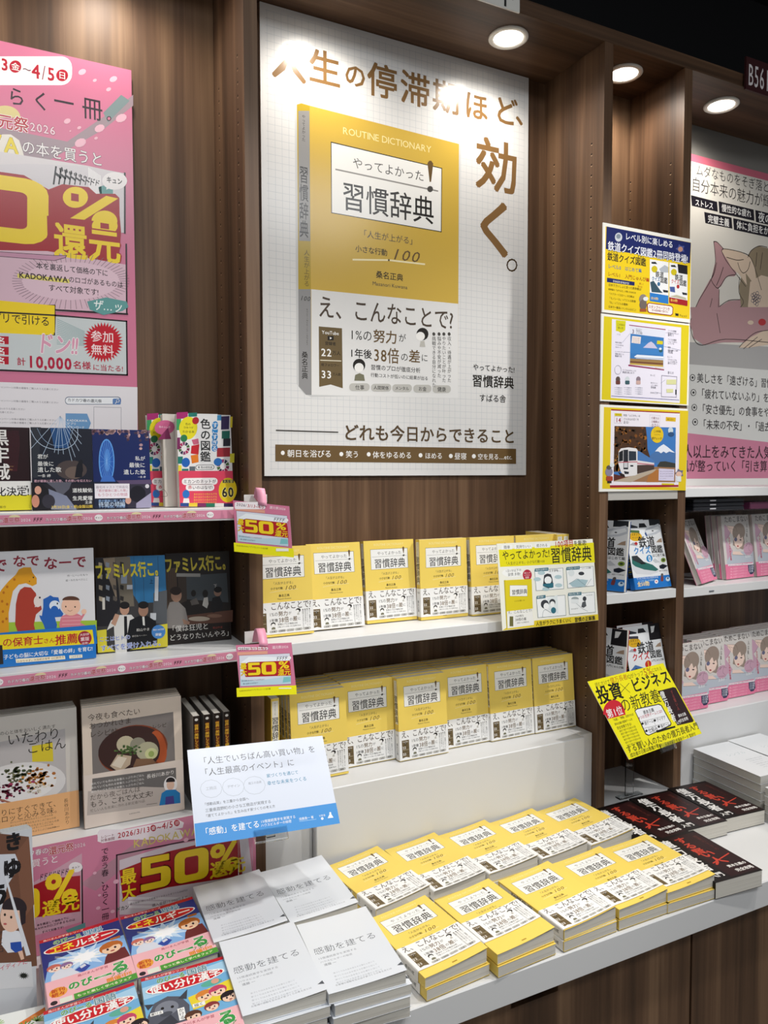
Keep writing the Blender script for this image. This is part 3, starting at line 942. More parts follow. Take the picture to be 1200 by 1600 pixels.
a.T('最', (705, 345), (800, 322), YL, .03, 1.1, 0, ('#7a0a14', .03)); a.T('大', (712, 440), (800, 418), YL, .03, 1.1, 0, ('#7a0a14', .03))
digit(a, '5', [(822, 232), (1000, 198), (1000, 385), (822, 425)], YL, RD, ('#7a0a14', .004)); digit(a, '0', [(1022, 196), (1222, 158), (1222, 340), (1022, 385)], YL, '#a30f1c', ('#7a0a14', .004, .03))
a.T('%', (1225, 225), (1410, 205), YL, .03, .95); a.T('還元', (1228, 300), (1440, 260), YL, .03, .95)
for y in (455, 480, 505):
    a.rect(750, y, 1100, y + 16, '#efeaec', up=False)
a.L += 1
a.T('還元金額1冊につき図書カードネットギフト5,000円分', (760, 470), (1100, 440), '#5a4a52', 0); a.T('購入金額10,000円まで', (890, 500), (1100, 460), '#5a4a52', 0)
a.T('ドカン', (682, 528), (756, 512), '#1a1414', .03, 1.2, 0, (WH, .05))
petals(a, [(680, 365, 18), (575, 520, 14), (555, 315, 12), (660, 540, 14), (1090, 120, 16), (583, 445, 10)])
board('campaign_banner', BX0, BX1, BZa, BZb, BNY, .0012, a, 'wide pink campaign banner on the riser front behind the manga stacks', 'banner', side='#c9788f')
# pink shelf edge strips
def edge_strip(sh, off):
    w = .4222 - XA0 - .003
    a = Art(w, .0165, canvas=(w * 1000, 16.5))
    a.base('#d98aa3')
    for k in range(11):
        x = off + k * 100 - 40
        if x + 90 > w * 1000: break
        a.oval(x + 52, 4, 9, 4, '#e8d8a8', 10, 180, 360)
        a.T('カドカワ春の', (x, 9.5), (x + 34, 9.5), '#f4eef0', .02, 1.1, 0, ('#7a2038', .04))
        a.T('還元祭', (x + 34, 8.6), (x + 60, 8.6), '#b01830', .02, 1.15, 0, ('#f2dfe6', .05))
        a.T('2026', (x + 61, 9), (x + 77, 9), '#f6e6ec', .01)
        if k % 2: a.oval(x + 87, 8.4, 7, 6, '#f4eeee', 12); a.T('キュン', (x + 81.5, 8.6), (x + 92.5, 8), '#1a1414', .02)
        else: a.T('ドドド', (x + 80, 9), (x + 95, 8), '#2a1a1e', .03, 1.6, .25)
    mb = MB().box(0, -.0008, 0, w, 0, .0165, M('#d98aa3'))
    a.into(mb, lambda u, v, l: (u, -.0009 - l, v))
    o = mesh_obj('edge_strip', mb.v, mb.f, mb.mats, sh, (XA0 + .001 - sh.location.x, 0, -.0205), False, mb.m)
edge_strip(sA1, 18); edge_strip(sA2, 52)
# ------------------------------------------------------------------ cards held out towards the aisle
def card(name, px, c, r, d, art_fn, label, cat, th=.0012, side='#eeeee8', dx=1, group=None):
    c = Vector(c) + EYE
    r = Vector(r).normalized(); d = Vector(d); d = (d - r * d.dot(r)).normalized()
    n = d.cross(r)      # towards the viewer side
    if n.dot(EYE - c) < 0: n = -n
    up = -d
    P = [hp(x, y, c, n) for x, y in px]
    o0 = (P[2] + P[3]) / 2
    loc = lambda q: ((q - o0).dot(r), (q - o0).dot(up))
    a = Art(.2, .15, lambda x, y: loc(hp(x, y, c, n)), rough=.3, spec=.4)
    art_fn(a, px)
    mb = MB()
    Q = [loc(p) for p in P]
    mb.add([(u, .0001, v) for u, v in Q] + [(u, th, v) for u, v in Q], [(0, 3, 2, 1), (4, 5, 6, 7), (0, 1, 5, 4), (1, 2, 6, 5), (2, 3, 7, 6), (3, 0, 4, 7)], M(side))
    a.into(mb, lambda u, v, l: (u, -l, v))
    e = empty(name)
    e.matrix_world = Matrix((r, -n, up)).transposed().to_4x4()
    e.matrix_world = Matrix.Translation(o0) @ e.matrix_world
    tag(e, label, cat, group)
    mesh_obj('printed_card', mb.v, mb.f, mb.mats, e, (0, 0, 0), False, mb.m)
    return e, o0, r, up, n
def art_blue(a, px):
    a.poly(px, '#cfd6e4', True)
    a.view(240, 1020, 4)
    a.poly([(255, 1068), (1140, 937), (1165, 1066), (265, 1211)], '#1e86cf', True)
    a.T('「人生でいちばん高い買い物」を', (282, 680), (1010, 600), '#33363e', -.002, 1.0)
    a.T('「人生最高のイベント」に', (290, 750), (880, 685), '#33363e', -.002, 1.0)
    a.T('家づくりを通じて', (705, 770), (905, 745), '#2a7ea4', .008); a.T('幸せな未来をつくる', (708, 812), (958, 790), '#2a7ea4', .008)
    for x in (360, 498, 630):
        a.line([(x + 68 * math.cos(i * .5236), 850 - (x - 360) * .08 + 56 * math.sin(i * .5236)) for i in range(12)], '#a4acb8', .0006, True)
    a.T('工務店', (325, 850), (395, 842), '#a5abb5'); a.T('デザイン', (460, 838), (540, 828), '#8a909a'); a.T('施工の品質', (592, 818), (674, 805), '#8a909a')
    a.T('「感動品質」を三重から全国へ', (308, 948), (595, 912), '#3f444c'); a.T('三重県菰野町の小さな工務店が実現する', (322, 985), (735, 930), '#3f444c'); a.T('「建ててよかった」を生み出す家づくりの考え方', (316, 1022), (760, 958), '#3f444c')
    a.T('「感動」を建てる', (296, 1120), (664, 1072), WH, .004, 1.05)
    a.T('15億建続黒字を実現する', (668, 1056), (888, 1024), WH); a.T('ハウスビルダーの秘密', (670, 1080), (862, 1052), WH)
    a.T('遠藤貴一 著', (908, 1040), (1000, 1026), WH); a.line([(912, 1054), (1016, 1040)], '#bcdcf0', .0005)
    a.T('幻冬舎', (1034, 1020), (1074, 1014), WH); a.oval(1054, 1036, 8, 8, WH)
    a.poly([(1088, 1034), (1104, 998), (1124, 1030)], WH); a.oval(1104, 1002, 6, 7, WH)
def art_yellow(a, px):
    a.poly(px, '#f5ea12', True)
    a.view(910, 1030, 6)
    a.T('読むだけで', (118, 245), (258, 205), '#4a4410', .0); a.T('億万長者', (258, 200), (420, 165), '#b86a10', .006, .9); a.T('IQがトップ', (420, 165), (570, 128), '#4a4410', 0); a.T('5%', (570, 122), (648, 102), '#b86a10', .01, .9); a.T('になれる', (650, 108), (742, 82), '#4a4410')
    a.T('投資', (135, 345), (368, 285), '#15120c', .03, .92); a.line([(355, 232), (445, 312)], '#15120c', .0014); a.line([(350, 325), (438, 225)], '#15120c', .0014)
    a.T('ビジネス', (455, 245), (820, 165), '#15120c', .025, .92)
    a.T('の新教養', (350, 430), (728, 345), '#15120c', .0, .9)
    a.oval(295, 500, 100, 118, '#cc2232', 24, 170, 370); a.poly([(200, 500), (238, 562), (405, 520), (392, 462)], '#cc2232')
    a.T('第1位', (225, 512), (378, 478), WH, .015, .92)
    for i, t in enumerate(('「本屋」「情報」活用すれば', '資本主義の聖典ゲームを', '完全攻略できる!')):
        a.T(t, (278 + i * 22, 570 + i * 38), (480 - i * 10, 520 + i * 44), '#1f1a10', .01)
    for i in range(6):
        a.T('複利で増やす仕組みの話', (345 + i * 14, 672 + i * 27), (500 + i * 12, 634 + i * 27), '#3a3414', .0)
    a.poly([(488, 482), (510, 462), (715, 418), (742, 430), (835, 600), (828, 625), (620, 718), (592, 706)], '#15120c')
    a.poly([(496, 486), (514, 470), (712, 427), (736, 436), (827, 600), (820, 617), (622, 709), (598, 698)], '#f2f2f4')
    a.T('資本主義', (568, 500), (670, 474), '#15120c', .015, .9); a.T('4つの世界ゲームとは!?', (522, 548), (750, 490), '#b3203a', .01, .92)
    a.line([(540, 590), (775, 530)], '#55524a', .0007); a.line([(572, 650), (812, 592)], '#55524a', .0007); a.line([(660, 560), (712, 680)], '#55524a', .0007)
    for x, y, t in ((575, 600, '銭ゲーム'), (690, 570, 'アイデア'), (612, 668, '仕組み'), (728, 628, '株ゲーム')):
        a.oval(x - 12, y + 4, 11, 12, '#15120c'); a.T(t, (x + 5, y), (x + 90, y - 20), '#15120c', .006)
    a.poly([(690, 668), (868, 625), (872, 640), (698, 690)], '#15120c')
    a.poly([(705, 300), (850, 262), (875, 268), (1042, 575), (1035, 588), (890, 622)], '#2b1416')
    a.TV('億万長者', (735, 298), (868, 585), WH, .02, 1); a.T('入門', (878, 598), (918, 588), WH, .01)
    a.TV('する賢い人', (830, 290), (905, 480), '#8f3a34', .01); a.T('資本主義', (896, 530), (970, 512), WH, .01); a.T('完全攻略', (910, 575), (990, 555), WH, .01)
    a.T('する賢い人のための億万長者入門', (408, 838), (1088, 632), '#15120c', .008, .92)
    a.T('成功者の日影は悪魔が悪い', (445, 898), (742, 808), '#15120c', .006); a.T('日本の成功者最新データ 監修付', (770, 800), (1060, 700), '#15120c')
def art_pop(a, px):
    a.poly(px, '#f0efe2', True)
    a.view(770, 825, 7.05882)
    a.poly([(64, 240), (1112, 160), (1125, 380), (80, 430)], '#e8dd18', True)
    a.poly([(455, 1022), (1162, 950), (1165, 1015), (455, 1095)], '#e3c92a', True)
    a.poly([(150, 1100), (1165, 1000), (1166, 1015), (105, 1130)], '#e3c92a', True)
    for x0, x1, y, t in ((96, 214, 212, '簡単'), (240, 432, 204, '気持ちいい'), (462, 632, 193, '癒される')):
        a.poly([(x0, y - 22), (x1, y - 28), (x1, y + 22), (x0, y + 28)], '#f4f4f0', up=False)
    a.L += 1
    a.T('簡単', (120, 214), (190, 210), BK); a.T('気持ちいい', (256, 206), (418, 200), BK); a.T('癒される', (480, 194), (604, 188), BK)
    a.T('100項目', (678, 180), (890, 165), '#b3202c', .02, 1.2); a.T('を厳選!', (892, 168), (1034, 160), '#2a2620', .012, 1.1)
    a.T('やってよかった!', (104, 305), (625, 275), '#1c1a16', .01, 1.25); a.T('習慣辞典', (635, 305), (1090, 278), '#1c1a16', .012, 1.25)
    a.T('「人生が上がる」小さな行動100', (130, 392), (572, 366), '#2a2620')
    a.oval(215, 495, 112, 48, '#f6f6f2'); a.T('1日1分以下の', (140, 475), (314, 462), BK); a.T('習慣 多数!', (165, 515), (304, 505), BK)
    a.oval(380, 518, 50, 60, '#b3203a'); a.T('暮らしが', (346, 496), (414, 492), WH); a.T('イラスト', (346, 522), (414, 518), WH); a.T('図解', (358, 547), (400, 544), WH)
    a.poly([(122, 578), (138, 572), (165, 1108), (150, 1100)], '#bfae2a')
    a.poly([(135, 576), (428, 562), (448, 1070), (160, 1108)], '#dfcb22'); a.poly([(155, 920), (440, 888), (448, 1070), (162, 1108)], '#efeee8')
    a.box(188, 632, 380, 752, '#f4f3ee', '#6a6658', .0004)
    a.T('習慣辞典', (208, 708), (378, 700), DG, .012, 1.15); a.T('小さな行動 100', (238, 805), (352, 798), '#7a6c10'); a.T('え、こんなことで?', (165, 935), (430, 905), DG)
    a.rect(185, 975, 225, 1085, '#6d6a3c'); a.T('1%の努力', (245, 975), (340, 965), DG, .01); a.T('38倍の差', (245, 1012), (370, 1000), DG, .01); a.T('習慣のプロが徹底分析', (265, 1048), (400, 1036), DG)
    def panel(x0, y0, x1, y1, sk, t, tx):
        a.poly([(x0, y0 + sk), (x1, y0), (x1 + 10, y1), (x0 + 18, y1 + sk)], '#3d5a66')
        a.poly([(x0 + 4, y0 + sk + 4), (x1 - 4, y0 + 4), (x1 + 6, y1 - 4), (x0 + 22, y1 + sk - 4)], '#f3f5f4')
        a.poly([(x0 + 6, y0 - 14 + sk), (tx, y0 - 26 + sk), (tx, y0 + 10 + sk), (x0 + 6, y0 + 20 + sk)], '#2f6d7e')
        a.T(t, (x0 + 14, y0 + sk), (tx - 8, y0 - 8 + sk), WH)
    panel(458, 440, 775, 672, 22, '電源を全部切る', 612); panel(806, 420, 1108, 640, 26, 'お風呂に浸かる', 958)
    panel(478, 738, 798, 965, 26, '鏡を磨く', 580); panel(826, 704, 1122, 930, 26, '靴を先に脱ぐ', 976)
    for x, y in ((535, 495), (490, 565), (720, 540), (725, 632), (585, 672)):
        a.oval(x, y, 40, 22, '#b5cdd2', up=False)
    a.L += 1
    a.poly([(552, 640), (565, 520), (600, 502), (640, 510), (656, 560), (668, 650), (610, 665)], '#3a3d42'); a.oval(608, 575, 40, 42, '#f3f5f4'); a.poly([(552, 618), (668, 605), (668, 655), (640, 662), (552, 640)], '#2f6d7e')
    a.poly([(840, 610), (940, 560), (1050, 575), (1010, 650), (880, 650)], '#a9c3ca'); a.oval(968, 530, 38, 38, '#f3f5f4'); a.oval(975, 502, 32, 20, '#3a3d42'); a.oval(865, 495, 34, 36, '#dfe6e6'); a.line([(835, 620), (925, 560), (1030, 640), (1085, 560)], '#3d5a66', .0006)
    a.poly([(600, 780), (710, 738), (722, 945), (610, 900)], '#e3eaea'); a.oval(572, 840, 44, 48, '#3a3d42'); a.oval(588, 862, 30, 36, '#f3f5f4'); a.oval(655, 820, 34, 38, '#3a3d42'); a.oval(655, 838, 26, 30, '#f3f5f4'); a.oval(668, 908, 28, 34, '#2f6d7e')
    a.curve([(548, 985), (552, 930), (580, 900), (640, 935)], '#3d5a66', .0006)
    a.oval(905, 785, 42, 26, '#9aa4a4', 16, 180, 360); a.rect(864, 785, 946, 830, '#e8ecec'); a.oval(1010, 780, 20, 26, '#3a3d42'); a.poly([(985, 820), (1020, 805), (1030, 860), (1000, 880), (975, 870)], '#55595c'); a.line([(920, 832), (980, 885), (1045, 918)], '#3d5a66', .0005)
    a.T('もったいない', (1030, 742), (1102, 735), BK); a.T('あとから片づけ', (862, 895), (940, 886), BK); a.T('ふぅ…いい湯だ', (980, 445), (1085, 438), BK); a.T('スマホも…', (615, 472), (750, 462), BK)
    a.T('人生がラクにうまくいく', (475, 1052), (870, 1015), '#2a2620', .006, 1.15); a.T('習慣の正解集', (900, 1012), (1130, 990), '#2a2620', .012, 1.1)
def wob_art(x0, y0, sk):
    def f(a, px):
        a.poly(px, PK, True)
        a.view(355, 760, 4.70588)
        P = lambda x, y: (x0 + x + y * .045, y0 + y + x * sk)
        R = lambda x, y, X, Y, c: a.poly([P(x, y), P(X, y), P(X, Y), P(x, Y)], c, True)
        R(-10, 314, 430, 380, '#f0ea10')
        R(18, 75, 395, 305, '#a05a72'); R(21, 78, 392, 302, '#d9dbe6')
        R(10, 52, 230, 74, '#e0a08a')
        a.poly([P(30, 130), P(90, 90), P(200, 92), P(290, 100), P(390, 110), P(385, 150), P(40, 160)], '#eef2f6')
        a.poly([P(20, 250), P(140, 270), P(390, 240), P(390, 300), P(20, 300)], '#b9d3df')
        a.poly([P(340, 250), P(390, 250), P(390, 285), P(330, 290)], '#7fc0c4')
        a.rbox(*P(10, 14), *P(235, 44), 13, '#f6eef0')
        a.T('2026/', P(22, 28), P(98, 30), '#5a4a58', .01); a.T('3/13~4/5', P(102, 29), P(225, 31), RD, .015, 1.1)
        a.T('還元祭2026', P(265, 30), P(385, 26), '#f6dce4', .012)
        a.T('ドドドド', P(290, 108), P(372, 112), '#1a1414', .02, 1.6, .25); a.oval(*P(388, 110), 13, 12, '#f4f0f0')
        a.poly([P(40, 150), P(90, 128), P(390, 130), P(396, 240), P(60, 236)], '#b01420')
        a.T('最', P(24, 156), P(72, 156), YL, .03, 1, 0, ('#7a1010', .03)); a.T('大', P(26, 204), P(72, 204), YL, .03, 1, 0, ('#7a1010', .03))
        digit(a, '5', [P(78, 134), P(172, 134), P(172, 226), P(78, 226)], YL, RD, ('#7a1010', .0018)); digit(a, '0', [P(180, 134), P(288, 134), P(288, 226), P(180, 226)], YL, '#b01420', ('#7a1010', .0018, .02), .3)
        a.T('%', P(304, 156), P(386, 158), YL, .03, .62); a.T('還元', P(298, 212), P(394, 214), YL, .02, 1)
        a.T('還元金額1冊1回あたり5,000円分まで', P(30, 262), P(200, 262), '#6a7080'); a.T('購入金額10,000円まで', P(40, 284), P(150, 284), '#6a7080')
        a.T('KADOKAWAアプリでレシートを応募', P(12, 332), P(240, 334), '#7a7414'); a.rect(*P(300, 326), *P(392, 338), '#f4f4e8')
    return f
blue_px = [(292.5, 1172), (503.75, 1149.5), (531, 1286), (306, 1322.5)]
yel_px = [(918, 1065), (1036, 1036), (1096.5, 1146), (983, 1187)]
pop_px = [(776, 849.5), (926, 842), (935, 969), (785, 985.5)]
w1_px = [(364, 781.7), (452, 791), (456.7, 858), (368.5, 849)]
w2_px = [(368.5, 1008), (455.5, 1004), (463, 1078.5), (375.5, 1085)]
eb = card('sign_card', blue_px, (.409, 1.312, -.571), (1.04, -.01, -.06), (-.06, -.63, -.72), art_blue, 'white and blue sign card on a clear stand above the stacks of white books', 'sign')
ey = card('sign_card', yel_px, (1.427, 1.378, -.59), (1.03, .19, -.01), (.28, -.37, -.84), art_yellow, 'bright yellow sign card on a clear stand before the narrow bay', 'sign')
ep = card('sign_card', pop_px, (1.146, 1.418, -.26), (1, -.01, 0), (.01, -.1, -1), art_pop, 'yellow illustrated sign card clipped to the right end of the upper yellow shelf', 'sign')
w1 = card('shelf_wobbler', w1_px, (.437, 1.398, -.096), (.9, -.39, -.11), (.02, -.12, -1), wob_art(44, 100, .1), 'pink fifty percent shelf wobbler, upper one, before the left upright', 'sign', .0008, group='pink shelf wobblers')
w2 = card('shelf_wobbler', w2_px, (.431, 1.361, -.365), (.95, -.02, -.05), (.02, -.23, -1.03), wob_art(64, 1168, -.045), 'pink fifty percent shelf wobbler, lower one, before the left upright', 'sign', .0008, group='pink shelf wobblers')
def wob_parts(w, px_top, px_tab, zs):
    e, o0, r, up, n = w
    inv = e.matrix_world.inverted()
    top = hp(*px_top, o0, n)
    tab0, tab1 = hy(*px_tab[0], YF - .004), hy(*px_tab[1], YF - .004)
    mb = MB().box(tab0.x, YF - .005, min(tab0.z, tab1.z), tab1.x, YF - .0042, max(tab0.z, tab1.z), M('#dedbd8', .3))
    mesh_obj('shelf_tab', [inv @ Vector(v) for v in mb.v], mb.f, mb.mats, e, (0, 0, 0), False, mb.m)
    A = Vector(((tab0.x + tab1.x) / 2 + .004, YF - .0055, min(tab0.z, tab1.z) + .002)); B = top + n * .001 - up * .004
    vs = []
    k = 14
    for i in range(k + 1):
        t = i / k
        p = A.lerp(B, t) + Vector((0, 0, 1)) * .030 * math.sin(math.pi * t)
        vs += [inv @ (p - r * .0085), inv @ (p + r * .0085)]
    fs = [(2 * i, 2 * i + 1, 2 * i + 3, 2 * i + 2) for i in range(k)]
    s_ = mesh_obj('strap', vs, fs, [M('#e39ab2', .35)], e, (0, 0, 0), True)
    m = s_.modifiers.new('thickness', 'SOLIDIFY'); m.thickness = .0004
wob_parts(w1, (411, 787), ((381, 773), (417, 785)), zA1)
wob_parts(w2, (412, 1006), ((382, 987), (412, 1003)), zA2)
# clear holders for the two sign cards
def holder(c, base, lb):
    e0, o0, r, up, n = c
    b = Vector(base)
    e = empty('sign_holder', b)
    tag(e, lb, 'holder', 'clear acrylic sign holders')
    MB().box(-.04, -.010, 0, .04, .010, .004, ACRYL, .001).out('base', e)
    q = o0 - b
    MB().box(-.014, -.0015, .004, .014, .0015, q.z + .004, ACRYL).out('post', e)
    R3 = Matrix((r, -n, up)).transposed()
    mb = MB().box(-.03, -.0030, -.010, .03, -.0012, .010, ACRYL).box(-.03, .0016, -.010, .03, .0034, .010, ACRYL).box(-.03, -.003, -.012, .03, .0034, -.010, ACRYL)
    vs = [R3 @ Vector(v) + q for v in mb.v]
    k = len(vs)
    arm = MB().box(q.x - .008, q.y, q.z - .006, q.x + .008, -.0016, q.z - .004, ACRYL)
    mesh_obj('clamp', vs + arm.v, mb.f + [tuple(i + k for i in f) for f in arm.f], [ACRYL], e)
holder(eb, (eb[1].x, 1.4215, ZT + .0004), 'clear acrylic holder standing behind the white books, carrying the blue and white card')
holder(ey, (ey[1].x - .005, 1.46, ZT + .0004), 'clear acrylic holder standing before the narrow bay, carrying the yellow card')
# ------------------------------------------------------------------ artwork: railway cards and the lady poster
TY = 1.4335
def tposter(px, art, label):
    P = [hy(x, y, TY) for x, y in px]
    x0, x1 = (P[0].x + P[3].x) / 2, (P[1].x + P[2].x) / 2
    z1, z0 = (P[0].z + P[1].z) / 2, (P[2].z + P[3].z) / 2
    a = Art(x1 - x0, z1 - z0, plane_fn(TY, x0, z0), rough=.3, spec=.4)
    a.base('#efede4'); a.lrect(.006, .006, a.w - .006, a.h - .006, '#f1ece0')
    art(a)
    board('railway_poster', x0, x1, z0, z1, TY, .0025, a, label, 'poster', 'railway quiz posters')
def rail_cover(a, red):
    """quiz book cover drawn in the crop of the blue copy"""
    a.view(950, 800, 6.1538)
    top = [(120, 135), (490, 100), (630, 740), (240, 765)]
    a.poly([(375, 110), (490, 100), (525, 245), (400, 255)] if red else [(375, 110), (490, 100), (500, 150), (385, 165)], '#1d1c20' if red else '#26292d')
    a.poly([(160, 185), (190, 165), (262, 180), (262, 192), (170, 200)], '#2a2f36'); a.poly([(275, 150), (330, 145), (360, 180), (275, 190)], '#1f2125')
    if red:
        a.poly([(405, 130), (450, 125), (440, 180), (415, 190)], '#d8d8d8')
    else:
        a.poly([(332, 225), (350, 195), (480, 140), (505, 175), (510, 210), (460, 240), (360, 265)], '#c4c8cf'); a.poly([(345, 215), (480, 165), (500, 190), (440, 225), (360, 245)], '#e4e7ea'); a.oval(420, 212, 10, 6, '#2a2f36')
        a.poly([(334, 240), (345, 225), (365, 262), (350, 264)], '#2f4f86')
    a.oval(240, 272, 66, 42, '#d8a81c', 18); a.rbox(182, 214, 280, 238, 8, '#4a6a40' if not red else '#3a3a44')
    a.T('スタンプ', (196, 255), (284, 248), '#3a2a10', .02); a.T('ページつき', (205, 285), (282, 278), '#3a2a10', .02)
    a.poly([(180, 350), (215, 325), (262, 340), (255, 358)], '#a8a6ac'); a.oval(245, 335, 16, 14, '#b02a30')
    a.T('鉄道', (268, 325), (444, 308), '#161616', .02, 1.05)
    a.poly([(458, 318), (485, 290), (515, 275), (524, 315)], '#a48c78')
    a.T('クイズ', (220, 407), (398, 388), '#c0262c' if red else '#1f7cc0', .03)
    a.T('図鑑', (402, 388), (530, 374), '#161616', .02, 1.0)
    a.oval(386, 470, 33, 34, '#c8321e' if red else '#2a86c0'); a.T('1' if red else '0', (372, 470), (402, 468), '#f4d64a' if red else WH, .02, 1.2)
    a.T('入門じゅんび編' if red else 'はじめて編', (418, 446), (552, 430), '#161616', .01)
    if red:
        a.poly([(165, 560), (250, 470), (340, 500), (330, 590), (200, 620)], '#4a6fa8'); a.poly([(200, 540), (260, 500), (310, 520), (300, 560)], '#23344a')
        a.poly([(400, 560), (440, 520), (520, 545), (510, 560)], '#c2c6ca'); a.poly([(540, 540), (590, 520), (600, 560), (550, 575)], '#2f3238')
        a.poly([(230, 640), (420, 570), (600, 560), (610, 600), (300, 660)], '#bdb9a4')
    else:
        a.poly([(200, 455), (255, 445), (320, 500), (420, 530), (485, 575), (480, 602), (400, 622), (250, 615), (210, 570)], '#d4d6da')
        a.poly([(200, 455), (255, 445), (320, 500), (420, 530), (485, 575), (455, 590), (330, 575), (235, 545), (205, 520)], '#2c6a62')
        a.poly([(200, 452), (255, 445), (320, 498), (345, 520), (290, 520), (215, 490)], '#2e3336'); a.poly([(280, 512), (330, 505), (350, 522), (300, 528)], '#12181a')
        a.poly([(420, 490), (445, 468), (500, 505), (450, 514)], '#c2c6ca'); a.oval(538, 484, 27, 22, '#7f9a3a'); a.oval(538, 484, 14, 10, '#33402a')
        a.poly([(492, 540), (530, 522), (590, 538), (540, 570), (500, 565)], '#1e2430')
    a.T('鉄道クイズ研究会', (490, 592), (585, 582), '#3a3a3a')
def rail_band(a, red):
    a.view(950, 800, 6.1538)
    a.T('てつどうのいろいろがわかる', (250, 668), (480, 640), WH, .01); a.T('レベル別に楽しめる鉄道の', (262, 690), (440, 668), '#bfe0f4', .0)
    a.T('全50問!', (258, 718), (384, 700), '#f6d98a', .03)
    a.oval(460, 690, 20, 20, WH); a.oval(460, 690, 9, 8, '#d05a6a')
    a.rbox(508, 640, 538, 690, 10, '#7a3a3a'); a.oval(523, 628, 14, 16, '#5a5350')
    a.oval(588, 668, 24, 22, '#cfe2ee'); a.oval(588, 660, 10, 9, '#2a4a7a')
def mini_rail(a, x0, y0, x1, y1, sk, red):
    """tiny picture of the quiz book on the poster"""
    P = lambda u, v: (x0 + (x1 - x0) * u, y0 + (y1 - y0) * v + sk * u)
    q = lambda L, c: a.poly([P(*p) for p in L], c)
    q([(0, 0), (1, 0), (1, 1), (0, 1)], '#e8e8e8'); 
    if red: q([(.45, 0), (1, 0), (1, .22), (.5, .22)], '#1d1c20')
    else: q([(.5, .2), (.8, .08), (1, .12), (1, .25), (.6, .27)], '#aeb3ba')
    q([(.08, .06), (.3, .04), (.4, .09), (.1, .1)], '#24272c')
    a.oval(*P(.25, .22), (x1 - x0) * .16, (y1 - y0) * .08, '#c9b81e')
    a.T('鉄道', P(.3, .33), P(.75, .33), '#161616', .02, 1.1); a.T('クイズ', P(.1, .45), P(.55, .45), '#c0262c' if red else '#1f5c90', .03, 1.2); a.T('図鑑', P(.56, .45), P(.95, .45), '#161616', .02, 1.3)
    a.oval(*P(.48, .56), (x1 - x0) * .08, (y1 - y0) * .05, '#b02a2a' if red else '#3a6a90')
    q([(.02, .55), (.2, .5), (.55, .7), (.7, .76), (.1, .78)] if not red else [(.02, .6), (.3, .58), (.32, .72), (.05, .72)], '#35505e' if not red else '#465a94')
    if red: q([(.02, .84), (.4, .77), (.9, .8), (.95, .85)], '#b9b49a')
    q([(.7, .68), (.98, .68), (.98, .73), (.74, .74)], '#24272c')
    q([(0, .8), (1, .8), (1, 1), (0, 1)] if not red else [(0, .86), (1, .86), (1, 1), (0, 1)], '#2a78c2' if not red else '#a01c24')
    a.T('全50問!', P(.06, .92), P(.45, .92), '#f0c860', .02)
def t1(a):
    a.view(940, 335, 8)
    a.poly([(50, 150), (1118, 352), (1100, 1310), (32, 1190)], '#e6c61c')
    a.poly([(62, 150), (1116, 355), (1104, 610), (52, 432)], '#1b2560')
    a.oval(212, 285, 46, 56, '#c6cad0'); a.oval(210, 275, 28, 30, '#7f8a96'); a.star(985, 430, 62, 36, 5, '#4a5590'); a.oval(985, 435, 30, 32, '#b98a78')
    a.T('レベル別に楽しめる', (292, 268), (895, 384), '#e6e8f2', .016, 1.05, 0, ('#101840', .05))
    a.T('鉄道クイズ図鑑2冊同時登場!', (76, 382), (1078, 572), '#e6e8f2', .016, 1.12, 0, ('#101840', .05))
    a.T('鉄道クイズ図鑑', (70, 520), (556, 605), '#1c1c20', .02, 1.15)
    a.T('てつどう', (78, 462), (206, 482), '#3a3418', .01); a.T('ずかん', (445, 522), (540, 542), '#3a3418', .01)
    a.T('レベル0', (78, 645), (244, 668), '#2f66a0', .006); a.T('はじめて', (290, 676), (460, 700), '#2f66a0', .006); a.T('編', (462, 698), (500, 704), '#2f66a0', .02)
    a.T('レベル1', (76, 742), (238, 764), '#8a2a1c', .006); a.T('入門じゅんび', (290, 772), (556, 815), '#8a2a1c', .006); a.T('編', (556, 815), (594, 820), '#b02a1c', .03)
    a.poly([(68, 790), (412, 845), (410, 892), (66, 845)], '#1b2560'); a.T('きみはわかるかな?', (140, 832), (345, 864), WH, .01)
    a.T('楽しく', (470, 855), (530, 880), '#b05a1c', .01); a.T('学べる', (450, 895), (510, 915), '#b05a1c', .01)
    for i, (t, x1) in enumerate((('日本でさいしょに走った新幹線は?', 500), ('新幹線の「はやぶさ」が青いのはなぜ?', 430), ('「ドクターイエロー」の仕事は?', 410), ('「モノレール」ってどんな鉄道?', 430), ('「SL」ってどんな電車?', 330), ('日本で一番長いトンネルはどこ?', 430))):
        y = 880 + i * 54
        a.T(t, (85, y), (x1, y + (x1 - 85) * .14), '#2a2410', .006)
    mini_rail(a, 602, 560, 835, 1082, 38, False); mini_rail(a, 845, 600, 1072, 1105, 42, True)
    a.oval(518, 1060, 50, 62, '#8a8078'); a.oval(518, 1130, 46, 66, '#6d625c'); a.oval(550, 1056, 32, 26, '#dfe2e4'); a.rect(476, 1180, 560, 1216, '#a0522c')
    a.poly([(566, 1120), (590, 1104), (870, 1140), (893, 1165), (890, 1245), (865, 1268), (590, 1232), (570, 1210)], '#8f1e22'); a.poly([(576, 1126), (594, 1114), (866, 1150), (884, 1170), (881, 1240), (860, 1258), (594, 1222), (580, 1204)], '#efe9e4')
    a.T('スタンプページつき', (584, 1150), (850, 1186), '#8f1e22', .02, 1.1); a.T('全40駅掲載で旅行も!', (624, 1194), (832, 1222), '#8f1e22', .01)
    a.poly([(918, 1235), (962, 1242), (955, 1276), (938, 1262), (926, 1272)], '#1c1c20'); a.T('ウェッジ', (970, 1262), (1066, 1276), '#2a2410', .006)
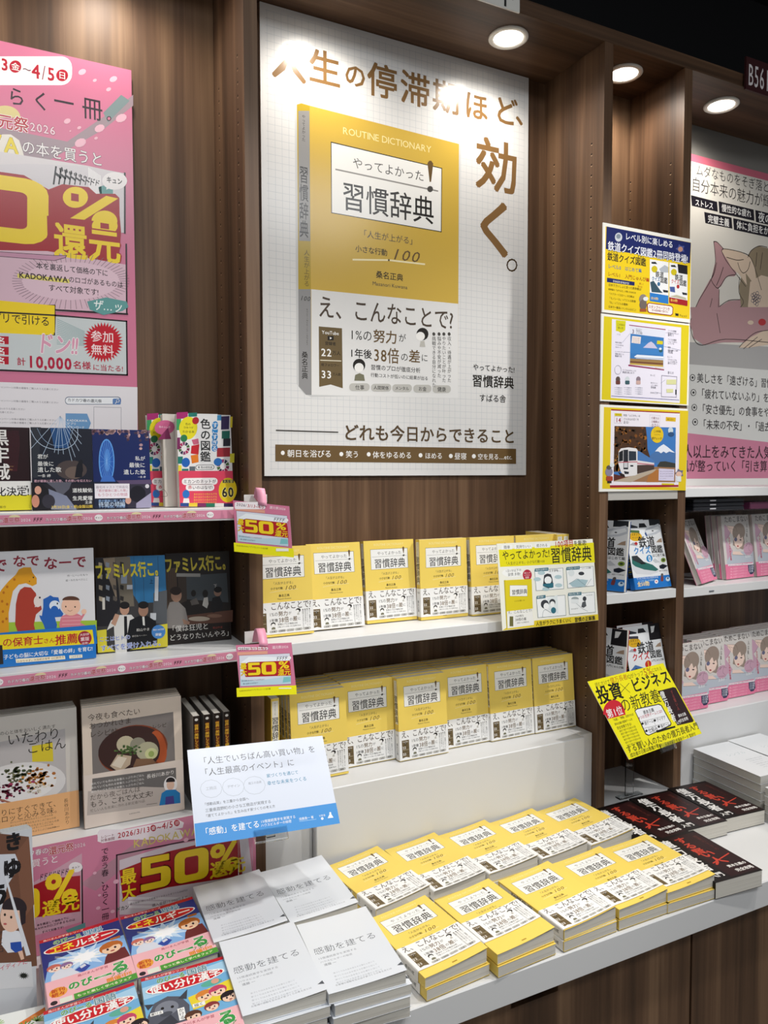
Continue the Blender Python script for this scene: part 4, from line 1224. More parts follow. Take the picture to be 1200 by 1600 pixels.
def t2(a):
    a.view(930, 480, 7.5)
    a.poly([(102, 105), (1100, 215), (1072, 1140), (75, 1082)], '#dcc81c')
    a.poly([(196, 138), (1008, 238), (990, 1125), (182, 1062)], '#e9e4f0')
    a.poly([(242, 150), (358, 162), (352, 270), (330, 285), (300, 302), (270, 282), (242, 280)], '#d6cf20'); a.T('この本の', (258, 200), (345, 210), '#5a5410', .01); a.T('使い方', (264, 240), (330, 247), '#5a5410', .01)
    a.poly([(398, 205), (826, 258), (824, 268), (398, 215)], '#8f2a5a'); a.poly([(388, 672), (808, 728), (806, 742), (388, 690)], '#8f2a5a'); a.poly([(700, 690), (812, 692), (810, 722), (700, 712)], '#d8b84a')
    a.poly([(404, 218), (822, 268), (812, 720), (398, 672)], '#dfe0ec')
    a.T('3', (430, 280), (458, 284), '#5a3a50', .02); a.T('富士山が見える', (478, 254), (550, 262), '#3a3a44'); a.T('新幹線は', (478, 275), (545, 282), '#3a3a44'); a.T('どの線?', (478, 300), (555, 306), '#3a3a44')
    a.poly([(414, 310), (804, 358), (796, 688), (406, 656)], '#3a78b8'); a.poly([(412, 400), (800, 440), (798, 560), (409, 540)], '#3f7fc0')
    a.poly([(408, 600), (797, 622), (796, 690), (406, 668)], '#9a7a4a'); a.poly([(407, 632), (796, 658), (796, 672), (406, 646)], '#6a3a2c'); a.poly([(406, 656), (796, 684), (796, 700), (406, 672)], '#c8a84a')
    a.poly([(560, 475), (620, 420), (655, 402), (685, 425), (730, 485), (650, 480)], '#c9c2dc')
    a.poly([(455, 580), (490, 556), (798, 578), (798, 620), (480, 598)], '#e4e8f0'); a.line([(470, 590), (798, 606)], '#3a5a90', .001)
    a.poly([(432, 336), (536, 348), (528, 430), (424, 418)], '#e8dcd8'); a.poly([(726, 390), (795, 398), (790, 438), (720, 432)], '#d8c81c')
    for i in range(3): a.T('山のすがたに注目', (440, 362 + i * 22), (520, 368 + i * 22), '#a06a5a')
    a.oval(768, 510, 22, 20, '#2f5a64'); a.oval(762, 488, 16, 14, '#dfe8ea')
    for x, y, t, w_ in ((250, 318, 'クイズ', 45), (235, 412, '写真の説明', 75), (235, 440, 'クイズの答えは', 95), (235, 468, '次のページ', 70), (232, 518, 'ヒントがかくれている', 110), (232, 545, '図鑑の見どころ', 105), (232, 570, '解説つき', 80), (318, 735, 'クイズのむずかしさで', 160), (318, 760, '鉄道を楽しもう!', 140), (645, 795, 'もっと', 60), (650, 885, '答えのページ', 80), (650, 912, 'くわしい解説と', 85), (650, 938, '豆知識', 60), (645, 1000, 'まめちしき', 90), (850, 275, 'クイズの問題', 100), (850, 302, '選択肢を見て考えよう', 130), (850, 325, '番号で', 70), (850, 378, 'クイズの種類', 100), (850, 402, 'レベルごとに色分け', 110), (850, 422, 'している', 75), (850, 470, '場所', 35), (850, 502, '写真を撮影した場所', 120), (850, 522, '地図', 60), (845, 580, 'ヒント', 60), (850, 612, 'わからないときは', 105), (850, 635, 'ヒントを見てね', 110), (850, 655, '解けたら次へ', 105), (848, 765, '答えの', 72)):
        a.T(t, (x, y), (x + w_, y + w_ * .09), '#5a5866')
    for p in ([(318, 415), (405, 310)], [(340, 525), (410, 530)], [(770, 890), (820, 850)], [(700, 995), (775, 1010)], [(824, 300), (848, 300)], [(800, 458), (1000, 505)]): a.line(p, '#6d7a94', .0006, up=False)
    a.L += 1
    a.line([(265 + 38 * math.cos(i * .3142), 735 + 52 * math.sin(i * .3142)) for i in range(20)], '#55506a', .0007, True)
    for x, c1, c2 in ((266, '#6a3a34', '#5a4a44'), (376, '#3a5a62', '#d0d6da'), (505, '#c9a8a0', '#8a7a86')):
        a.oval(x, 845, 26, 34, c2); a.rbox(x - 26, 860, x + 26, 905, 10, c1)
        for i in range(4): a.T('クイズの案内役です', (x - 40, 940 + i * 24), (x + 50, 948 + i * 24), '#4a5a70', .01 if i == 0 else 0)
    a.line([(778, 800), (955, 815), (950, 1055), (775, 1048), (778, 800)], '#8a8296', .0012)
    a.rect(835, 848, 948, 905, '#d9d8a0'); a.rect(835, 958, 912, 1000, '#d9d8a0'); a.rect(938, 965, 952, 1025, '#1c1c24')
    a.line([(190, 1040), (980, 1088)], '#6a6aa0', .0012)
def t3(a):
    a.view(930, 620, 7.5)
    a.poly([(102, 120), (1092, 165), (1060, 1098), (82, 1078)], '#e0c41c')
    a.poly([(185, 145), (992, 190), (975, 1060), (172, 1050)], '#ece6ee')
    a.poly([(186, 145), (992, 184), (990, 196), (186, 160)], '#9a1c24'); a.poly([(172, 1036), (975, 1032), (974, 1056), (172, 1065)], '#a01c30')
    a.poly([(226, 192), (312, 196), (312, 228), (226, 224)], '#d8c41c'); a.line([(226, 228), (312, 230), (310, 310), (224, 308)], '#b3a8b8', .0008, True); a.T('14', (238, 268), (302, 272), '#9a2034', .03); a.T('クイズ', (240, 208), (300, 212), '#5a5410', .01)
    a.T('特急「ふじかわ」は', (330, 218), (526, 222), '#4a4456', .008); a.T('どんな山の近くを', (330, 262), (512, 264), '#4a4456', .008); a.T('走る?', (330, 298), (395, 300), '#4a4456', .008)
    a.line([(640, 212), (760, 222), (755, 350), (636, 342)], '#c0b8c8', .0007, True)
    for i, t in enumerate(('①富士山', '②箱根山', '③立山')): a.T(t, (656, 248 + i * 42), (748, 252 + i * 42), '#7a3a4a', .01)
    a.poly([(828, 236), (944, 244), (942, 292), (826, 284)], '#dcb41c'); a.T('答えは→', (845, 262), (918, 268), '#5a4a10', .01)
    a.poly([(226, 342), (944, 360), (938, 1002), (216, 992)], '#3f78bc')
    a.poly([(226, 342), (592, 352), (606, 470), (612, 610), (640, 700), (630, 860), (216, 880)], '#4a2f1c')
    random.seed(3)
    for i in range(70):
        x, y = random.uniform(235, 590), random.uniform(360, 640)
        a.oval(x, y, random.uniform(8, 22), random.uniform(8, 26), random.choice(['#7a4a1e', '#9a6224', '#2f2016', '#5a3a1e', '#38281a']), 7, up=False)
    a.L += 1
    for i in range(16):
        a.oval(random.uniform(228, 275), random.uniform(650, 860), 14, 26, random.choice(['#8a5a24', '#a56f2c', '#5a3a1e']), 7, up=False)
    a.L += 1
    a.poly([(640, 690), (690, 650), (745, 590), (800, 555), (850, 590), (905, 635), (943, 660), (940, 790), (640, 770)], '#4a72a8')
    a.poly([(700, 640), (745, 590), (800, 555), (850, 590), (905, 635), (935, 655), (900, 650), (868, 640), (830, 660), (800, 640), (770, 662), (740, 640)], '#e8eaf2')
    a.poly([(730, 800), (760, 760), (820, 755), (940, 780), (940, 850), (720, 850)], '#3a3a34')
    a.poly([(216, 940), (700, 820), (940, 830), (938, 1002), (216, 992)], '#9a7250'); a.poly([(216, 990), (690, 850), (760, 850), (420, 1000)], '#b8a894'); a.poly([(216, 905), (330, 930), (480, 905), (216, 985)], '#5a2a22'); a.poly([(620, 930), (720, 850), (780, 870), (740, 1000), (600, 1000)], '#b07238')
    # the train
    a.poly([(275, 640), (300, 605), (390, 592), (480, 605), (500, 635), (690, 760), (690, 850), (500, 905), (470, 920), (350, 940), (300, 880), (270, 780)], '#e2dfe0')
    a.poly([(495, 635), (520, 640), (688, 745), (690, 775), (495, 745)], '#4a78b4'); a.poly([(490, 800), (690, 795), (690, 850), (490, 905)], '#4a3a34'); a.poly([(490, 770), (690, 790), (690, 802), (490, 790)], '#c88a94')
    a.poly([(278, 650), (325, 625), (325, 750), (276, 760)], '#1f2024'); a.poly([(330, 622), (385, 620), (385, 850), (330, 850)], '#26282e'); a.poly([(392, 635), (478, 640), (480, 745), (392, 750)], '#2c3440')
    a.rect(335, 770, 378, 830, '#c9c9cc'); a.rect(410, 800, 445, 818, '#26282e'); a.poly([(335, 870), (395, 880), (390, 905), (345, 905)], '#26282e'); a.line([(276, 768), (490, 762)], '#b84a5a', .002)
    a.poly([(265, 880), (340, 910), (350, 942), (300, 930)], '#2a1c18')
    a.oval(724, 445, 74, 96, '#e4c01e', 22); a.T('この特急', (682, 402), (768, 408), '#4a3a10', .02); a.T('「ふじかわ」', (682, 440), (768, 446), '#4a3a10', .006); a.T('要チェック!', (662, 486), (782, 490), '#4a3a10', .02)
    a.poly([(745, 840), (925, 850), (922, 985), (740, 980)], '#d6cfe6')
    for i in range(4): a.T('富士山のそばを走る特急列車', (758, 872 + i * 28), (908 - (i == 3) * 80, 876 + i * 28), '#6a5a80')
    a.poly([(780, 1012), (924, 1016), (922, 1034), (778, 1032)], '#d8c41c')
    a.oval(882, 395, 30, 38, '#c9d6dc'); a.oval(888, 440, 36, 28, '#2f4f7a')
    a.oval(160, 880, 44, 52, '#8a8498'); a.oval(160, 828, 30, 26, '#5a5350'); a.oval(196, 800, 28, 26, '#dde2e4'); a.rbox(126, 930, 205, 985, 14, '#a8442c'); a.rect(140, 985, 190, 1012, '#3a2a24')
    a.star(985, 895, 55, 34, 5, '#6a6a84'); a.oval(980, 905, 34, 30, '#e0b8a4'); a.rbox(950, 930, 1005, 995, 12, '#dfe2e6')
tposter([(943, 347.7), (1081.7, 374), (1077, 505), (940, 487)], t1, 'topmost railway poster with a navy headline and two small book pictures')
tposter([(940, 490), (1078, 506), (1075.7, 635), (937.7, 625)], t2, 'middle railway poster with a white bullet train photo on a page guide')
tposter([(938, 632.7), (1075, 638), (1072, 766.7), (936, 767.7)], t3, 'lowest railway poster with a train and snowy mountain photograph')
# lady poster at the right
DY = 1.6525
DX0, DX1, DZ0, DZ1 = 1.80, 2.55, 1.5618, 2.5525
a = Art(DX1 - DX0, DZ1 - DZ0, plane_fn(DY, DX0, DZ0), rough=.28, spec=.5)
a.base('#d9d5cc')
a.lrect(0, a.h - .022, a.w, a.h, '#c8687c')
a.view(800, 500, 3)
a.poly([(600, 90), (1800, 160), (1800, 280), (600, 190)], '#a9a7a6')
a.poly([(600, 190), (1800, 280), (1800, 640), (600, 505)], '#d3d3d0')
a.poly([(600, 505), (1800, 640), (1800, 786), (600, 786)], '#c77c96'); a.lrect(0, 0, a.w, .022, '#e3e1de')
a.view(1060, 220, 5.71429)
a.T('ムダなものをそぎ落として', (155, 265), (935, 440), '#2a2626', -.003, 1.12)
a.T('自分本来の魅力が輝き', (115, 388), (900, 560), '#2a2626', -.003, 1.15)
for pts, t, p0, p1 in (([(112, 485), (345, 545), (352, 635), (120, 580)], 'ストレス', (148, 545), (312, 585)), ([(358, 540), (672, 615), (678, 715), (365, 645)], '慢性的な疲れ', (385, 592), (652, 658)), ([(686, 618), (1100, 715), (1105, 815), (692, 725)], '夜のスマホ', (712, 672), (1000, 745)),
                       ([(230, 635), (474, 685), (482, 785), (240, 735)], '完璧主義', (262, 692), (455, 735)), ([(488, 690), (1000, 810), (1008, 905), (496, 795)], '体に負担をかける', (518, 745), (900, 830))):
    a.poly(pts, '#211e26'); a.T(t, p0, p1, '#ecebe8', .014, 1.1)
SKN, SLV, HR = '#d6c0aa', '#b28b8e', '#8f8068'
a.poly([(100, 1620), (180, 1420), (285, 1230), (360, 1310), (370, 1480), (450, 1430), (560, 1420), (640, 1560), (900, 1640), (1000, 1800), (300, 1800), (150, 1735), (105, 1660)], SLV)
a.poly([(315, 900), (345, 905), (400, 960), (440, 1070), (520, 1180), (500, 1210), (430, 1210), (380, 1300), (350, 1310), (290, 1240), (330, 1080)], SLV)
a.poly([(600, 1050), (650, 980), (720, 940), (800, 960), (900, 1000), (960, 1300), (900, 1700), (700, 1700), (560, 1500), (540, 1300)], HR)
a.poly([(640, 1260), (740, 1200), (860, 1230), (900, 1500), (830, 1720), (700, 1640), (620, 1480)], SKN)
a.poly([(385, 985), (410, 965), (560, 995), (640, 1040), (680, 1130), (700, 1280), (680, 1290), (600, 1180), (610, 1290), (540, 1190), (470, 1130), (440, 1070)], SKN)
for c in ([(315, 900), (330, 1080), (290, 1240), (180, 1430), (110, 1600)], [(315, 900), (345, 905), (400, 962)], [(290, 1240), (320, 1290), (360, 1312), (430, 1215), (510, 1195)], [(365, 1330), (350, 1600)], [(365, 1480), (450, 1425), (550, 1418)], [(385, 985), (410, 965), (560, 995), (640, 1040), (690, 1160), (740, 1330)], [(385, 985), (420, 1060), (470, 1130), (600, 1300)], [(620, 1040), (650, 980), (720, 940), (790, 950)], [(430, 1040), (520, 1065), (580, 1060)], [(530, 1090), (550, 1150), (580, 1180), (620, 1150), (640, 1080)], [(340, 1090), (320, 1180), (290, 1240)], [(400, 1130), (370, 1220), (340, 1290)], [(545, 1220), (540, 1350), (580, 1440), (540, 1500)], [(380, 1510), (440, 1600)], [(300, 1410), (270, 1520), (210, 1610)], [(700, 1000), (690, 1120)], [(750, 1000), (730, 1150)]):
    a.curve(c, '#3a2a26', .0022, up=False)
a.L += 1
for i in range(14):
    t = i * 2.39996
    rr = 6 * math.sqrt(i) * 2.1
    a.line([(690 + rr * math.cos(t) * .8 + 13 * math.cos(k), 1408 + rr * math.sin(t) * 1.3 + 17 * math.sin(k)) for k in range(7)], '#3f4668', .0016, up=False)
a.L += 1
a.view(800, 500, 3)
a.poly([(836, -60), (1010, -60), (1300, -60), (1300, 60), (900, 118), (850, 85)], SLV); a.poly([(1060, 130), (1120, 80), (1180, 50), (1300, 40), (1300, 100), (1110, 130)], SKN)
for c in ([(836, 30), (850, 85), (890, 118), (1000, 90), (1200, 105)], [(1065, 128), (1090, 100), (1140, 60), (1200, 48)], [(1085, 135), (1150, 80)], [(1110, 130), (1170, 90)], [(960, -30), (975, 60)]): a.curve(c, '#3a2a26', .0022, up=False)
a.L += 1
a.oval(1172, 10, 18, 16, '#b3262c')
a.oval(1118, 12, 14, 10, SKN)
for i, (t, y) in enumerate((('美しさを「遠ざける」習慣をやめる', 270), ('「疲れていないふり」をやめる', 340), ('「安さ優先」の食事をやめる', 410), ('「未来の不安」・「過去の後悔」を', 478))):
    x = 846 + i * 4
    a.oval(x, y, 13, 16, '#2a2626'); a.oval(x, y, 10, 13, '#d3d3d0'); a.oval(x, y, 5, 6, '#2a2626')
    x1 = {0: 1330, 1: 1290, 2: 1265, 3: 1350}[i]
    a.T(t, (866 + i * 4, y + 2), (x1, y + 2 + (x1 - 866) * .07), '#2e2828', .004, 1.1)
a.T('8万人以上をみてきた人気エステ', (730, 595), (1330, 640), '#3a1e2a', .006, 1.1)
a.T('肌が整っていく「引き算の美学」', (790, 665), (1330, 703), '#3a1e2a', .006, 1.1)
board('wall_poster', DX0, DX1, DZ0, DZ1, DY, .002, a, 'pale poster of a drawn lady with raised arm on the right back wall', 'poster')
# ------------------------------------------------------------------ artwork: the other books
def cov(w, h, px, fn, n=0, rough=.3, spec=.4):
    a = Art(w, h, homog(px, [(0, h), (w, h), (w, 0), (0, 0)]), n=n, rough=rough, spec=spec)
    fn(a)
    return a
def band_art(w, h, px, z0, z1, c, fn, n=0, rough=.3):
    g = homog(px, [(0, h), (w, h), (w, 0), (0, 0)])
    a = Art(w, z1 - z0, lambda x, y: (g(x, y)[0], g(x, y)[1] - z0), n=n, rough=rough, spec=.4)
    if c: a.lrect(0, 0, w, z1 - z0, c)
    fn(a)
    return dict(z=(z0, z1), c=c or '#888888', art=a)
# pocket novels on the upper left shelf
BW, BH, BT = .102, .148, .013
p_a2 = [(50, 679), (144, 680), (146, 796.5), (52, 799)]
def n2(a):
    a.base('#191c2a'); a.view(0, 640, 5)
    a.poly([(248, 192), (330, 192), (300, 560), (260, 560)], '#2c3038'); a.oval(560, 500, 120, 70, '#4a3f3e'); a.oval(580, 520, 70, 45, '#6a5a52')
    a.poly([(400, 195), (560, 195), (540, 340), (430, 345)], '#1f4a7c')
    for x1, y1 in ((250, 348), (340, 395), (430, 375), (460, 385), (500, 385), (565, 435), (590, 405), (620, 360), (640, 310), (638, 258)):
        a.line([(478, 110), (x1, y1)], '#b9cbe0', .0007, up=False)
    a.L += 1
    a.curve([(250, 215), (290, 285), (360, 335), (480, 355), (570, 320), (610, 262), (612, 200)], '#c4d6ea', .0009); a.curve([(300, 200), (340, 270), (400, 315), (480, 325), (545, 290), (575, 205)], '#9fb8d6', .0006)
    a.poly([(585, 555), (600, 470), (625, 430), (645, 440), (650, 500), (640, 555)], '#14141c'); a.oval(632, 440, 16, 16, '#14141c')
    a.T('君が', (298, 405), (382, 405), WH, .006); a.T('最後に', (298, 457), (426, 457), WH, .006); a.T('遺した歌', (298, 500), (482, 500), WH, .006); a.T('一条 岬', (300, 545), (400, 545), WH)
def n2b(a):
    a.view(0, 640, 5)
    a.lrect(0, 0, a.w, a.h * .88, '#232028')
    a.poly([(262, 600), (330, 600), (420, 690), (420, 790), (262, 790)], '#1a171d'); a.oval(280, 730, 30, 46, '#c98a72'); a.oval(300, 650, 26, 30, '#d8a08a'); a.poly([(360, 590), (560, 590), (540, 640), (470, 700), (430, 640)], '#5a5a66'); a.poly([(380, 640), (520, 690), (600, 790), (400, 790)], '#7d8298'); a.oval(380, 730, 50, 50, '#33303a')
    a.T('君が最後に遺した歌、その想いを伝えたい', (270, 580), (715, 582), '#e8b8c8', .006)
    a.T('道枝駿佑', (564, 648), (720, 648), WH, .012); a.T('生見愛瑠', (564, 705), (720, 705), WH, .012); a.T('主演', (660, 735), (715, 735), WH); a.T('3月20日(金・祝)全国公開', (400, 768), (720, 768), '#e8c84a', .014)
novel2 = make_book(BW, BH, BT, '#191c2a', cov(BW, BH, p_a2, n2), None, band_art(BW, BH, p_a2, .0005, .046, '#232028', n2b))
p_a3 = [(145, 683), (227, 684), (233, 794), (147, 797)]
def n3(a):
    a.base('#14245c'); a.view(0, 640, 5)
    a.oval(830, 440, 58, 158, '#5f9fe6', 28); a.oval(830, 440, 50, 148, '#2a5fb4', 28); a.oval(835, 430, 24, 80, '#3f7fd0', 20)
    for i in range(20):
        t = i * .314
        a.line([(830, 440), (830 + 52 * math.cos(t), 440 + 150 * math.sin(t))], '#8ab8ee', .0003, up=False)
    a.L += 1
    random.seed(5)
    for i in range(60):
        x = random.uniform(725, 1140); y = 225 + random.random() ** 2 * (20 + max(0, x - 900) * .6)
        a.oval(x, y, random.uniform(8, 17), random.uniform(7, 14), random.choice(['#b08a92', '#6a4a58', '#c9a3a0', '#40304a', '#8a6a74']), 6, up=False)
    a.L += 1
    a.poly([(780, 590), (800, 540), (870, 540), (900, 590)], '#3f6fc0')
    a.T('私が', (1038, 415), (1112, 415), WH, .004); a.T('最後に', (994, 462), (1114, 462), WH, .004); a.T('遺した歌', (954, 512), (1116, 512), WH, .004); a.T('一条 岬', (1060, 547), (1118, 547), WH)
def n3b(a):
    a.view(0, 640, 5)
    a.poly([(900, 575), (1160, 565), (1165, 600), (930, 600)], '#5a4a6a')
    a.lrect(a.w * .58, 0, a.w, a.h * .9, '#332f3e'); a.oval(1060, 670, 60, 60, '#1a1822'); a.oval(1130, 613, 15, 15, '#d8d4da'); a.poly([(1050, 740), (1160, 660), (1165, 770), (1050, 775)], '#a09ab4'); a.oval(990, 720, 22, 26, '#c99a88')
    a.poly([(738, 600), (998, 596), (1000, 702), (740, 708)], '#eae4ea')
    a.T('最旬キャストで映画化', (748, 625), (990, 620), '#9a8a98'); a.T('「君が最後に遺した歌」', (745, 650), (995, 646), '#c06a80', .004); a.T('もうひとつの物語', (760, 680), (985, 676), '#c06a80')
    a.T('君が最後に遺した歌', (765, 725), (968, 722), '#9ac0ee'); a.T('待望の続編', (765, 750), (968, 747), '#cfe0f4'); a.T('ファン必読、大反響', (765, 768), (968, 766), '#9ac0ee')
novel3 = make_book(BW, BH, BT, '#14245c', cov(BW, BH, p_a3, n3), None, band_art(BW, BH, p_a3, .0005, .05, '#1a2038', n3b))
p_a1 = [(-50, 673), (44, 675.6), (49, 798), (-45, 801)]
def n1(a):
    a.base('#24090f'); a.view(0, 640, 5)
    for i in range(12):
        a.curve([(40 + i * 9, 200), (60 + i * 8, 300), (40 + i * 9, 420), (90 + i * 4, 500)], '#5a1a28', .0004, up=False)
    a.L += 1
    a.TV('黒牢城', (2, 185), (20, 570), '#ece8e4', .02, 1.0)
    a.T('KOKUROJO', (60, 465), (110, 466), '#b08a5a'); a.T('米澤穂信', (60, 490), (105, 490), '#b08a5a')
def n1b(a):
    a.view(0, 640, 5)
    a.lrect(0, 0, a.w, a.h * .52, '#ddd22a')
    a.T('映画化決定!', (-175, 655), (225, 655), '#161214', .015, 1.05); a.T('角川文庫', (135, 615), (200, 615), '#3a3430'); a.star(208, 615, 10, 5, 6, '#161214')
    a.T('6月公開', (-60, 735), (10, 738), '#3a3414'); a.T('監督の最新作', (-80, 770), (60, 772), '#3a3414')
novel1 = make_book(BW, BH, BT, '#24090f', cov(BW, BH, p_a1, n1), None, band_art(BW, BH, p_a1, .0005, .052, '#eae8e4', n1b))
# the book of colours
CW, CH, CT = .108, .182, .016
p_b3 = [(280.5, 643), (353, 651), (361, 791.5), (286.3, 794.5)]
def c3(a):
    a.base('#e9e6e4'); a.view(200, 560, 4.2857)
    rc = lambda x0, y0, x1, y1, c: a.rect(x0, y0, x1, y1, c, up=False)
    for r in ((345, 352, 412, 395, '#a8246c'), (415, 360, 466, 386, '#1f7a6c'), (345, 395, 372, 470, '#3a9a5a'), (350, 520, 368, 600, '#7a2a5c'), (355, 650, 385, 700, '#1f7a6c'), (358, 710, 378, 770, '#e8d83a'), (380, 735, 420, 780, '#2a7a70'), (425, 720, 460, 780, '#5f6a72'),
              (580, 385, 605, 420, '#3f8ab8'), (605, 395, 650, 480, '#3a2a58'), (610, 490, 655, 540, '#1f6a5c'), (585, 600, 660, 660, '#a02a34'), (620, 540, 660, 590, '#2a2a34'), (660, 640, 685, 700, '#d8cc3a'), (560, 780, 620, 800, '#2f6fae'), (370, 780, 470, 792, '#2a4a8a'), (655, 400, 668, 470, '#e0c83a')):
        rc(*r)
    a.L += 1
    a.poly([(468, 368), (582, 378), (580, 760), (470, 760)], '#eceae8')
    a.oval(415, 460, 54, 76, '#e6d820', 24); a.T('色の', (398, 432), (430, 434), '#5a5410', .01); a.T('ひみつが', (388, 455), (446, 457), '#5a5410', .01); a.T('わかる本', (382, 482), (452, 486), '#5a5410', .01)
    a.oval(458, 413, 20, 24, '#b8202c'); a.oval(390, 527, 21, 25, '#2a7a4a'); a.oval(403, 692, 25, 33, '#1f62b4'); a.poly([(436, 540), (475, 532), (480, 568), (448, 574)], '#c8607a'); a.poly([(436, 580), (482, 570), (478, 640), (432, 632)], '#c4202c'); a.poly([(432, 645), (476, 638), (480, 692), (440, 700)], '#e07a20')
    for x, y, r in ((392, 595, 34), (622, 722, 36)):
        for i in range(10):
            t = i * .628
            a.poly([(x + r * .5 * math.cos(t), y + r * .65 * math.sin(t)), (x + r * math.cos(t), y + r * 1.3 * math.sin(t)), (x + r * math.cos(t + .5), y + r * 1.3 * math.sin(t + .5)), (x + r * .5 * math.cos(t + .5), y + r * .65 * math.sin(t + .5))], ['#7a1a4a', '#b02a5a', '#8a3a6a', '#2a2a44', '#4a6a3a'][i % 5], up=False)
    a.L += 1
    for i in range(5): a.oval(571, 448 + i * 38, 17, 24, '#2a86c8', up=False)
    a.L += 1
    a.TV('すごすぎる', (571, 430), (571, 622), WH, .01)
    a.TV('色の図鑑', (515, 402), (520, 692), '#161616', .02, 1.0)
    a.oval(592, 693, 24, 26, '#2a6fb8'); a.oval(525, 742, 50, 52, '#f2f0ee'); a.rbox(462, 710, 572, 745, 16, '#1c1c1c'); a.rbox(465, 713, 569, 742, 14, '#f2f0ee'); a.T('著 色の研究家', (474, 727), (562, 728), '#1c1c1c', .01); a.T('監修・配色', (492, 762), (560, 762), '#1c1c1c')
def c3b(a):
    a.view(200, 560, 4.2857)
    a.oval(652, 885, 52, 84, '#e6c820', 24); a.rbox(380, 800, 592, 848, 22, '#f4efee', False); a.rbox(404, 842, 574, 890, 22, '#f4efee')
    a.T('ミカンのネットが', (388, 824), (584, 824), '#3a2a2c', .012); a.T('赤', (418, 864), (442, 864), '#c4202c', .02); a.T('いのはなぜ?', (444, 866), (566, 866), '#3a2a2c', .01)
    a.T('60', (616, 895), (688, 897), '#2a2418', .03, 1.2, 0, ('#f0e8a0', .06)); a.rect(622, 815, 684, 836, '#2a2a38'); a.T('大反響', (626, 826), (680, 826), '#e6d86a', .01)
    for i in range(4): a.T('身のまわりの色のなぞを', (452, 912 + i * 20), (592, 912 + i * 20), '#f4b84a', .01)
    a.oval(406, 912, 22, 30, '#2f72c0'); a.poly([(392, 942), (424, 942), (430, 988), (386, 988)], '#ece4e2')
    for i, c in enumerate(('#2a4a8a', '#e0c43a', '#7a2a5c', '#2a7a5c', '#e8e4e0', '#3a2a58')): a.rect(372 + i * 52, 975, 424 + i * 52, 1000, c, up=False)
colour_book = make_book(CW, CH, CT, '#d9d6d2', cov(CW, CH, p_b3, c3), None, band_art(CW, CH, p_b3, .0005, .070, '#df4560', c3b), side='R')
def c2(a):
    a.base('#d8cfc4'); a.view(200, 560, 4.2857)
    a.oval(360, 450, 60, 50, '#c8608a', 20); a.T('色のふしぎ', (326, 445), (395, 447), '#f4dde6'); a.poly([(320, 530), (380, 450), (400, 530)], '#8a2a5c'); a.curve([(330, 900), (360, 880), (380, 925), (340, 930)], '#5a4434', .0007); a.line([(305, 880), (335, 915)], '#5a4434', .0007)
colour_inner = make_book(CW, CH, CT, '#d2c9bd', cov(CW, CH, p_b3, c2), None, None, side='R')
# picture book with animals
PW, PH, PT = .215, .205, .010
def pic_fn(x, y):
    q = hy(x, y, 1.492)
    return q.x - (.1415 - PW), q.z - zA2
def pic(a):
    a.base('#dcdadc'); a.view(0, 850, 4.4444)
    DR = '#8f2436'
    a.T('なで', (-560, 168), (-330, 150), DR, .03); a.T('なで', (-180, 160), (52, 148), DR, .03); a.T('なで', (86, 128), (276, 112), DR, .03); a.T('なーで', (300, 140), (602, 122), DR, .03)
    a.T('作・にへいたもつ', (466, 224), (610, 216), '#4a4448', .006); a.T('絵・わたなべさとこ', (456, 255), (610, 248), '#4a4448', .006)
    a.poly([(-600, 560), (670, 530), (670, 640), (-600, 660)], '#9fc03c')
    GI, BR, CB, BS = '#dc9a1e', '#ac3c2c', '#2862b4', '#eec0a6'
    a.poly([(-60, 640), (-40, 400), (10, 320), (60, 260), (110, 215), (130, 180), (165, 165), (215, 165), (225, 200), (255, 240), (255, 280), (225, 295), (180, 275), (130, 285), (90, 330), (75, 400), (60, 480), (62, 640)], GI)
    for x, y in ((25, 340), (50, 300), (15, 400), (50, 420), (20, 470), (45, 520), (100, 250), (20, 540), (-10, 460)): a.oval(x, y, 9, 10, '#b86a14', 8, up=False)
    a.L += 1
    a.oval(205, 262, 4, 4, BK, 8); a.oval(232, 235, 5, 6, BK, 8)
    a.poly([(140, 320), (170, 300), (215, 305), (250, 345), (255, 395), (240, 440), (285, 430), (290, 455), (250, 490), (235, 560), (250, 625), (130, 632), (105, 560), (110, 420), (125, 350)], BR); a.oval(262, 400, 28, 40, '#e6d8d2'); a.oval(276, 374, 7, 7, BK, 8)
    a.poly([(300, 385), (330, 370), (350, 358), (370, 370), (405, 372), (412, 400), (415, 450), (440, 485), (430, 505), (380, 510), (395, 560), (390, 605), (320, 612), (300, 555), (280, 520), (272, 495), (290, 500), (300, 440)], CB); a.oval(380, 430, 38, 36, '#dfe6f0'); a.oval(378, 470, 30, 40, CB); a.oval(398, 415, 5, 8, BK, 8)
    a.poly([(430, 500), (470, 485), (540, 485), (565, 500), (595, 455), (600, 470), (570, 520), (555, 545), (600, 570), (600, 595), (420, 600), (410, 560), (420, 520)], '#d97f8c')
    for y in (510, 535, 560): a.line([(432, y), (556, y - 4)], '#e8a8b0', .0012, up=False)
    a.L += 1
    a.oval(492, 432, 66, 66, BS, 22); a.oval(492, 392, 60, 28, '#5a3a2c', 20, 180, 360); a.oval(456, 436, 5, 6, BK, 8); a.oval(520, 438, 5, 6, BK, 8); a.curve([(470, 460), (485, 468), (500, 460)], '#8a4a3a', .0007); a.oval(582, 470, 18, 18, BS)
